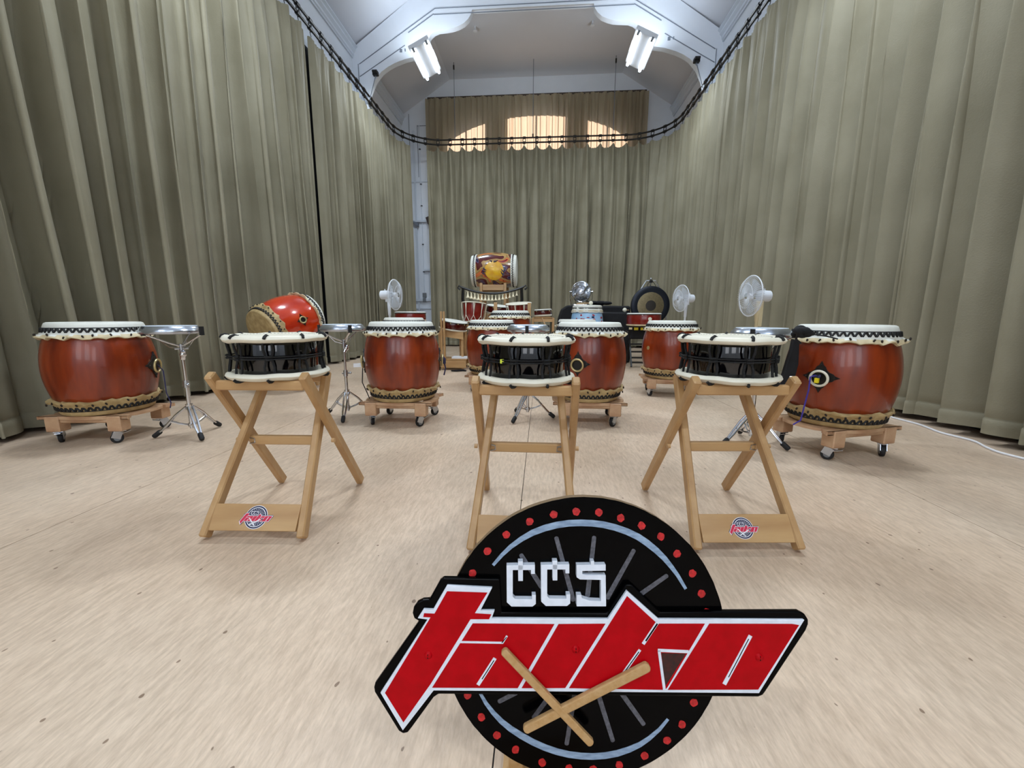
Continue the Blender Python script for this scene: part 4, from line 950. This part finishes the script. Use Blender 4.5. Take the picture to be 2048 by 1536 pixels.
# small dark drum on the right with a stick
flat_drum('flat_drum', 'small dark drum on a wooden stand, right of the rope drums', (.03, 7.0, .885), .148, .115, 'darkred', tilt_=(0, R(-3), 0), studs=8)
sds = post_stand('post_stand', 'wooden stand under the small dark drum right of the rope drums', (.03, 7.0, 0), .34, .86, .3)
MB().lathe([(.05, .845), (.17, .850), (.175, .868), (.10, .880), (.05, .882)], 30, mat_=Matrix.Translation((.03, 7.0, 0))).build('stand_ring', 'wood', None); tag(bpy.data.objects['stand_ring'], 'round wooden cradle under the small dark drum on the right', 'cradle')
MB().bar((-.02, -.17, .86), (.38, -.27, .012), .022, .022, ch=.003).build('slanted_strut', 'wood', sds, 0)
t = thing('wooden_post', 'upright wooden post right of the back-row barrel drum', 'post', (-.20, 6.68, 0))
MB().box((0, 0, .55), (.055, .05, 1.10)).build('upright', 'wood', t, 0, bevel=.004); MB().box((0, 0, .03), (.3, .3, .06)).build('base', 'wood', t, 0)

# stacked drums behind drum b
l1_ = dup(base, (-1.845, 5.35, .225), 1.1, 'red barrel drum directly behind the drum between the left and middle X-stands')
bpy.context.view_layer.update()
dd = dup(d0, (-1.845, 5.35, 0), 0, 'wheeled dolly under the drum hidden behind the one left of the middle X-stand'); dd.scale.z = .22/.2
flat_drum('flat_drum', 'flat red drum peeking out above the two drums left of the middle X-stand', (-2.13, 6.50, .80), .245, .15, 'redshell', studs=0)
post_stand('post_stand', 'wooden stand under the flat red drum left of the middle X-stand', (-2.13, 6.50, 0), .36, .795, .36)
# red shallow drum on black stand (right)
fd = flat_drum('flat_drum', 'shallow red drum with a white round badge, on a black rack before the gong', (1.785, 7.25, .725), .285, .215, 'redshell', 'fringe', studs=0)
MB().lathe([(.0, 0), (.03, .002), (.03, .008), (.012, .012), (0, .012)], 20, mat_=Matrix.Translation((-.01+.04, -.288, .12)) @ Matrix.Rotation(pi/2, 4, 'X'), cap=False).build('round_badge', 'hoop', fd)
bs = thing('slatted_rack', 'black slatted metal rack under the shallow red drum', 'rack', (1.80, 7.35, 0))
for sx in (-1, 1):
    for a_, b_ in ((-.26, .12), (.22, -.10)): MB().bar((sx*.22, a_, .015), (sx*.22, b_, .70), .03, .025, ch=.003).build('leg', 'iron', bs, 0)
for z_ in (.09, .17, .27, .40, .50): MB().box((0, -.26+z_*.55, z_), (.42, .03, .028)).build('rung', 'iron', bs, 0)
MB().box((0, -.02, .60), (.44, .20, .20)).build('seat_box', 'cloth', bs, 0, bevel=.02); MB().box((0, 0, .705), (.46, .36, .025)).build('top_plate', 'iron', bs, 0)
for x_, w2 in ((-.16, .07), (-.04, .09)): MB().box((x_, -.205, .675), (w2, .01, .045)).build('yellow_label', 'yellow', bs, 0)
MB().box((-.25, -.18, .68), (.05, .04, .035)).build('cork_block', 'fringe', bs, 0)
# blue drum with white lid and mallet
bd = thing('blue_drum', 'pale blue drum with red flowers, white skin and cream fringe, before the chrome fan', 'drum', (.84, 7.6, .35))
MB().lathe([(.262+.040*sin(pi*i/12*.9+.15), .0+.62*i/12) for i in range(13)], 56).build('barrel', 'bluebarrel', bd)
def bmod(i, th, r, z):
    q_ = noise.noise(Vector((cos(th)*5, sin(th)*5, 3))); return (r+(.01*q_ if i > 3 else 0), z+(.018*q_ if i > 3 else 0))
MB().lathe([(0, .735), (.24, .735), (.262, .728), (.268, .695), (.272, .670), (.283, .63), (.290, .605), (.284, .60), (.27, .605)], 64, bmod, cap=False).build('drum_skin', ['skin'], bd, 50)
MB().lathe([(.271, .690), (.276, .682), (.274, .672)], 56, cap=False).build('rim_cord', 'black', bd)
MB().lathe([(.283, .640), (.288, .633), (.286, .622)], 56, cap=False).build('fringe_band', 'fringe', bd)
fw_ = MB(); rn = random.Random(5)
for i in range(16):
    a_ = R(-90)+rn.uniform(-1.1, 1.1); z_ = rn.uniform(.38, .57); r_ = .262+.040*sin(pi*(z_/.62)*.9+.15)+.002
    fw_.lathe([(0, .004), (.018, .003), (.02, 0)], 7, mat_=Matrix.Translation((r_*cos(a_), r_*sin(a_), z_)) @ Matrix.Rotation(a_, 4, 'Z') @ Matrix.Rotation(pi/2, 4, 'Y') @ Matrix.Diagonal((rn.uniform(.4, 1), rn.uniform(.8, 1.6), 1, 1)), cap=False, mi=rn.choice((0, 0, 1)))
fw_.build('painted_flowers', ['dotred', 'navy'], bd, 0)
post_stand('post_stand', 'low wooden stand under the pale blue drum', (.84, 7.6, 0), .42, .345, .42)
t = thing('mallet', 'white-headed mallet lying on top of the pale blue drum', 'mallet', (.90, 7.58, 1.125)); MB().sphere((0, 0, 0), .040, 12, sc=(1, 1, .9)).build('mallet_head', 'hoop', t); MB().tube([(-.03, 0, 0), (-.26, -.02, -.012)], .009, 8).build('mallet_handle', 'wood', t)
# black cases
c1 = MB(); c1.prism([(-.31, 0), (.31, 0), (.31, 1.10), (-.14, 1.10), (-.25, 1.02), (-.31, .82)], -.25, .25, fn=lambda a_, b_, c_: (a_, c_, b_)); c1 = c1.build('black_case', 'cloth', None, 40, loc=(.65, 8.45, 0), bevel=.03)
tag(c1, 'tall black covered case under the chrome fan', 'case')
c2 = MB(); c2.prism([(-.40, 0), (.40, 0), (.40, 1.09), (-.40, 1.10)], -.25, .25, fn=lambda a_, b_, c_: (a_, c_, b_)); c2 = c2.build('black_case', 'cloth', None, 40, loc=(1.38, 8.55, 0), bevel=.04)
tag(c2, 'wide black covered case between the chrome fan and the gong', 'case')
c3 = MB(); c3.prism([(-.36, 0), (.36, 0), (.36, .93), (.30, .96), (-.32, .97), (-.36, .92)], -.14, .14, fn=lambda a_, b_, c_: (a_, c_, b_)); c3 = c3.build('black_case', 'cloth', None, 40, loc=(1.36, 8.0, 0), bevel=.04)
tag(c3, 'lower black covered box in front of the wide black case', 'case')
c4 = MB()
for i in range(9): c4.sphere((random.uniform(-.24, .24), random.uniform(-.1, .1), random.uniform(-.01, .04)), .075, 10, sc=(1.6, 1, .5))
c4 = c4.build('black_cloth', 'cloth', None, 60, loc=(1.22, 8.5, 1.13)); tag(c4, 'crumpled black cloth heaped on top of the wide black case', 'cloth')
t = thing('mallet', 'gong mallet with a white head lying on the lower black box', 'mallet', (1.60, 8.0, 1.005)); MB().sphere((0, 0, 0), .042, 12).build('mallet_head', 'hoop', t); MB().tube([(.02, 0.02, 0), (.10, .12, .0)], .009, 8).build('mallet_handle', 'wood', t)
# gong
gs = thing('gong_stand', 'slim metal A-frame stand carrying the gong', 'gong stand', (2.10, 8.1, 0))
for sx in (-1, 1):
    MB().tube([(sx*.09, .05, 1.56), (sx*.30, .05, 1.20), (sx*.42, .08, .0+.02)], .013, 8).build('leg', 'steel', gs)
MB().tube([(0, .05, 1.56), (0, .40, .02)], .013, 8).build('rear_leg', 'steel', gs)
MB().cyl((-.09, .05, 1.565), (.09, .05, 1.565), .013, 8).build('top_bar', 'steel', gs); MB().sphere((0, .05, 1.60), .022, 10).build('knob', 'steel', gs); MB().box((0, .04, 1.55), (.06, .04, .05)).build('clamp', 'iron', gs, 0)
g = thing('gong', 'round bronze gong with a black rim and dark centre', 'gong', (2.10, 8.06, 1.09), rot=(pi/2, 0, R(4)))
MB().lathe([(.255, .0), (.30, .004), (.355, .0), (.372, -.012), (.372, -.06), (.366, -.06), (.362, -.012), (.30, -.006), (.255, -.01)], 72, cap=False).build('rim', 'gongrim', g, 50)
MB().lathe([(.10, .012), (.16, .010), (.22, .006), (.2555, .001), (.2555, -.006), (.10, -.002)], 72, cap=False).build('face', 'gongface', g, 50)
MB().lathe([(0, .016), (.06, .015), (.10, .012), (.10, -.002), (0, 0)], 48, cap=False).build('centre_boss', 'gongmid', g, 50)
for sx in (-1, 1): MB().tube([(sx*.10, .340, -.02), (sx*.06, .42, -.03), (sx*.02, .46, -.035)], .005, 6).build('hanging_cord', 'black', g)

# ============================================================ FANS
def make_fan(label, loc, face, pole_h, dia, motorm='fanwhite', neckm='fanwhite', wirem='fanwhite', bladem='blade', bulk=1, group='white pedestal fans', top=None):
    """loc = floor point; head centre at pole_h; face = angle the fan blows to"""
    t = thing('pedestal_fan', label, 'fan', loc, face, group)
    r = dia/2
    MB().lathe([(0, 0), (.19, 0), (.19, .012), (.14, .028), (.03, .045), (.02, .06)], 40, cap=False).build('base', neckm, t)
    MB().lathe([(.016, .05), (.016, pole_h-.30), (.022, pole_h-.29), (.024*bulk, pole_h-.2), (.028*bulk, pole_h-.06), (.02, pole_h-.05)], 20).build('pole', neckm, t)
    hd = MB()
    hd.lathe([(0, -.10), (.040, -.098), (.062, -.085), (.066, -.02), (.062, .035), (.04, .05), (0, .052)], 28, cap=False, mat_=Matrix.Translation((-.03, 0, pole_h)) @ Matrix.Rotation(pi/2, 4, 'Y'))
    hd.box((-.02, 0, pole_h-.07), (.05, .045, .06)); hd.cyl((-.055, 0, pole_h+.06), (-.055, 0, pole_h+.085), .008, 8)
    hd.build('motor_housing', motorm, t, 45)
    cg = MB(); X0 = .055
    Pp = lambda rr, aa, xx: (xx, rr*cos(aa), pole_h+rr*sin(aa))
    nw = 56
    for i in range(nw):
        a_ = 2*pi*i/nw
        for sgn in (-1, 1):
            cg.tube([Pp(.035, a_, X0+.045+sgn*.052), Pp(r*.5, a_+.05, X0+.045+sgn*.058), Pp(r*.85, a_+.10, X0+.045+sgn*.042), Pp(r*.985, a_+.12, X0+.045+sgn*.010)], .0014, 4)
    cg.build('grille', wirem, t)
    rg = MB(); rg.tube([Pp(r, 2*pi*i/64, X0+.045) for i in range(64)], .006, 8, closed=True)
    for sgn in (-1, 1): rg.tube([Pp(r*.6, 2*pi*i/48, X0+.045+sgn*.056) for i in range(48)], .0018, 5, closed=True)
    rg.lathe([(0, .112), (.035, .108), (.036, .10), (0, .10)], 24, cap=False, mat_=Matrix.Translation((0, 0, pole_h)) @ Matrix.Rotation(pi/2, 4, 'Y'))
    rg.build('rim_ring', wirem if wirem != 'fanwhite' else motorm, t)
    MB().lathe([(0, -.02), (.035, -.015), (.035, .03), (0, .04)], 20, cap=False, mat_=Matrix.Translation((X0+.04, 0, pole_h)) @ Matrix.Rotation(pi/2, 4, 'Y')).build('blade_hub', motorm, t)
    bm = MB(); vs = []; n1, n2 = 8, 6
    for i in range(n1+1):
        for j in range(n2+1):
            rr = .03+(r*.86-.03)*i/n1; aa = (j/n2-.5)*(1.5-.2*i/n1)+.25*i/n1; vs.append(Vector((X0+.045+.045*(j/n2-.5), rr*cos(aa), rr*sin(aa))))
    bm.add(vs, [(i*(n2+1)+j, i*(n2+1)+j+1, (i+1)*(n2+1)+j+1, (i+1)*(n2+1)+j) for i in range(n1) for j in range(n2)])
    bme = bm.mesh('blade', bladem, 60)
    for k_ in range(3): inst('blade', bme, t, (0, 0, pole_h), (2*pi*k_/3+.4, 0, 0))
    return t
make_fan('white pedestal fan at the left facing right, behind the big red drum', (-2.25, 5.9, 0), R(-5), 1.19, .44)
make_fan('small white pedestal fan at the right facing left, behind the red drum', (2.33, 6.8, 0), R(196), 1.175, .42)
bf = make_fan('larger fan with a white motor and cream neck at the right, facing left', (2.50, 4.92, 0), R(184), 1.125, .46, neckm='fancream', bulk=1.3)
MB().box((-.02, 0, .93), (.045, .075, .30)).build('neck_panel', 'fancream', bf, 0, bevel=.006)
# chrome table fan on the tall case
cf = thing('chrome_fan', 'round chrome table fan standing on the tall black case', 'fan', (.80, 8.42, 1.10))
cg = MB(); hz = .275
for i in range(72):
    a_ = 2*pi*i/72
    for sgn in (-1, 1): cg.tube([(.03*cos(a_), sgn*.05-.0, hz+.03*sin(a_)), (.12*cos(a_+.06), sgn*.052, hz+.12*sin(a_+.06)), (.195*cos(a_+.1), sgn*.01, hz+.195*sin(a_+.1))], [.0012, .0030, .0036], 4)
cg.build('grille', 'chrome', cf)
MB().tube([(.198*cos(2*pi*i/56), 0, hz+.198*sin(2*pi*i/56)) for i in range(56)], .010, 8, closed=True).build('rim_ring', 'chrome', cf)
MB().lathe([(0, .055), (.04, .052), (.04, -.10), (0, -.12)], 20, cap=False, mat_=Matrix.Translation((0, 0, hz)) @ Matrix.Rotation(pi/2, 4, 'X')).build('motor_housing', 'chrome', cf)
bm = MB(); vs = []
for i in range(7):
    for j in range(7):
        rr = .03+.155*i/6; aa = (j/6-.5)*1.35+.2*i/6; vs.append(Vector((rr*cos(aa), .05*(j/6-.5), rr*sin(aa))))
bm.add(vs, [(i*7+j, i*7+j+1, (i+1)*7+j+1, (i+1)*7+j) for i in range(6) for j in range(6)]); bme = bm.mesh('blade', 'silver', 60)
for k_ in range(4): inst('blade', bme, cf, (0, 0, hz), (0, pi/2*k_+.3, 0))
MB().tube([(-.215, 0, hz+.02), (-.222, 0, hz-.12), (-.20, 0, .02), (-.10, 0, .012), (.10, 0, .012), (.20, 0, .02), (.222, 0, hz-.12), (.215, 0, hz+.02)], .011, 8).build('yoke', 'chrome', cf)
for s in (-1, 1): MB().cyl((s*.19, 0, hz), (s*.235, 0, hz), .016, 10).build('knob', 'chrome', cf)

# ============================================================ CABLE ON THE FLOOR
cb = MB(); cp_ = [(3.00, 5.4), (3.06, 4.9), (3.13, 4.4), (3.20, 4.1), (3.22, 3.95), (3.15, 3.75), (3.17, 3.5), (3.12, 3.25), (3.15, 3.05), (3.09, 2.90), (3.06, 2.78), (3.09, 2.62), (3.12, 2.4), (3.10, 2.1), (3.14, 1.6), (3.10, 1.0)]
def catmull(P, n):
    out = []
    for i in range(len(P)-1):
        p0, p1, p2, p3 = (Vector(P[max(0, i-1)]), Vector(P[i]), Vector(P[i+1]), Vector(P[min(len(P)-1, i+2)]))
        for k_ in range(n):
            t_ = k_/n; out.append(.5*((2*p1)+(p2-p0)*t_+(2*p0-5*p1+4*p2-p3)*t_*t_+(3*p1-p0-3*p2+p3)*t_**3))
    out.append(Vector(P[-1])); return out
cb.tube([(v.x, v.y, .0075) for v in catmull(cp_, 6)], .0075, 6)
tag(cb.build('power_cable', 'whitecable', None), 'white cable snaking along the floor below the right curtain', 'cable')

# ============================================================ THE SIGN
DS = .7655                     # distance of the board face along the view axis when leaning back
kS = DS/F_PX
org = CAM+FW*DS+RT*((DC[0]-1024)*kS)-UP*((DC[1]-768)*kS)
sg = bpy.data.objects.new('emblem_sign', None); COL.objects.link(sg); sg.empty_display_size = .1
mm = Matrix((RT, UP, -FW)).transposed().to_4x4(); mm.translation = org; sg.matrix_world = mm
tag(sg, 'black round wooden sign with raised red letters taiko, white CCS and crossed sticks', 'sign')
OX, OY = 1024-DC[0], 768-DC[1]
def lay(h):
    k_ = (DS-h)/DS      # a raised layer is cut slightly smaller about the board's upper left
    return lambda u, v, z: (((u-DC[0]-OX)*k_+OX)*kS, -((v-DC[1]-OY)*k_+OY)*kS, z)
fn = lay(0); f11, f16, f17, f28 = lay(.011), lay(.0165), lay(.0172), lay(.028)
rn = random.Random(3)
circ = [(DC[0]+(DRAD+rn.uniform(-.5, .5))*cos(2*pi*i/140), DC[1]+(DRAD+rn.uniform(-.5, .5))*sin(2*pi*i/140)) for i in range(140)]
MB().prism(circ, -.016, 0, 0, fn, 1).build('round_board', ['blackpaint', 'edgewood'], sg, 0)
MB().prism(LETTERBOARD, .0002, .011, 0, f11).build('letter_backing', 'blackpaint', sg, 0, bevel=.0025)
MB().prism(WHITEWORD, .011, .0165, 0, f16).build('white_outline', 'whitepaint', sg, 0, bevel=.0006)
for nm, pl in (('letter_t', RED_T), ('letter_a', RED_A), ('letter_i', RED_I), ('letter_k', RED_K), ('letter_o', RED_O)):
    MB().prism(pl, .0165, .0172, 0, f17).build(nm, 'redpaint', sg, 0)
for pts, wd in STROKES: MB().prism(stroke_poly(pts, wd), .0172, .0178, 0, f17).build('white_stroke', 'whitepaint', sg, 0)
for pts, wd in SLITS: MB().prism(stroke_poly(pts, wd), .0178, .0181, 0, f17).build('dark_slit', 'blackpaint', sg, 0)
MB().prism(TRI, .0172, .0176, 0, f17).build('dark_triangle', 'maroon', sg, 0)
for nm, pls in (('letter_c', CCS[0:2]), ('letter_c', CCS[2:4]), ('letter_s', CCS[4:6])):
    b = MB()
    for pl in pls: b.prism(pl, .0002, .0125, 0, f11)
    b.build(nm, 'whitepaint', sg, 0, bevel=.0005)
rn = random.Random(9)
for (u, v) in DOTS:
    rr = [7.6*(1+rn.uniform(-.10, .10)) for _ in range(14)]
    MB().prism([(u+rr[i]*cos(2*pi*i/14), v+rr[i]*1.05*sin(2*pi*i/14)) for i in range(14)], 0, .0008, 0, fn).build('painted_dot', 'dotred', sg, 0)
for arc in (ARC1, ARC2): MB().prism(stroke_poly(arc, 13, True), 0, .0006, 0, fn).build('brush_arc', 'bluepaint', sg, 0)
for a, b in SPOKES: MB().prism(round_bar(a, b, 8.5, 9.5), 0, .0005, 0, fn).build('brush_spoke', 'greypaint', sg, 0)
s1 = MB().prism(round_bar(*STICKS[0][:2], STICKS[0][2], STICKS[0][3]), .0185, .0285, 0, f28).build('crossed_stick', 'mdf', sg, 0, bevel=.0022)
s2 = MB().prism(round_bar(*STICKS[1][:2], STICKS[1][2], STICKS[1][3]), .0183, .0280, 0, f28).build('crossed_stick', 'mdf', sg, 0, bevel=.0022)
for (u, v) in (Df(265, 752), Df(936, 724), Df(1771, 761)):
    c = f17(u, v, .0172)
    so_ = MB().lathe([(0, .0045), (.003, .0042), (.0062, .0022), (.0075, 0)], 18, mat_=Matrix.Translation(c), cap=False).build('screw', 'redpaint', sg)
    MB().box((c[0], c[1], .0212), (.0012, .0085, .0008)).build('screw_slot', 'blackpaint', so_, 0)
# foot and prop behind it, resting on the floor
inv = mm.inverted()
def wbar(a, b, w_, h_, nm, matn): 
    return MB().bar(inv @ Vector(a), inv @ Vector(b), w_, h_, side=inv.to_3x3() @ Vector((1, 0, 0)), ch=.003).build(nm, matn, sg, 30)
bot = mm @ Vector((0, -DRAD*kS, 0)); print('sign bottom', bot[:])
fx = -.063+.09
bdz = .016
MB().box(inv @ Vector((fx, .60, bdz/2+.0005)), (.18, .20, bdz), rot=inv.to_3x3()).build('foot_board', 'mdf', sg, 0)
wbar((fx, .72, .02), (fx, .695, .26), .03, .02, 'back_strut', 'mdf')
# gap between the board's lower edge and the foot is closed by two small blocks
wbar((bot.x-.06, bot.y+.02, bdz), (bot.x-.06, bot.y+.02, bot.z+.03), .03, .02, 'edge_block', 'mdf')
wbar((bot.x-.13, bot.y+.02, bdz), (bot.x-.13, bot.y+.02, bot.z+.03), .03, .02, 'edge_block', 'mdf')
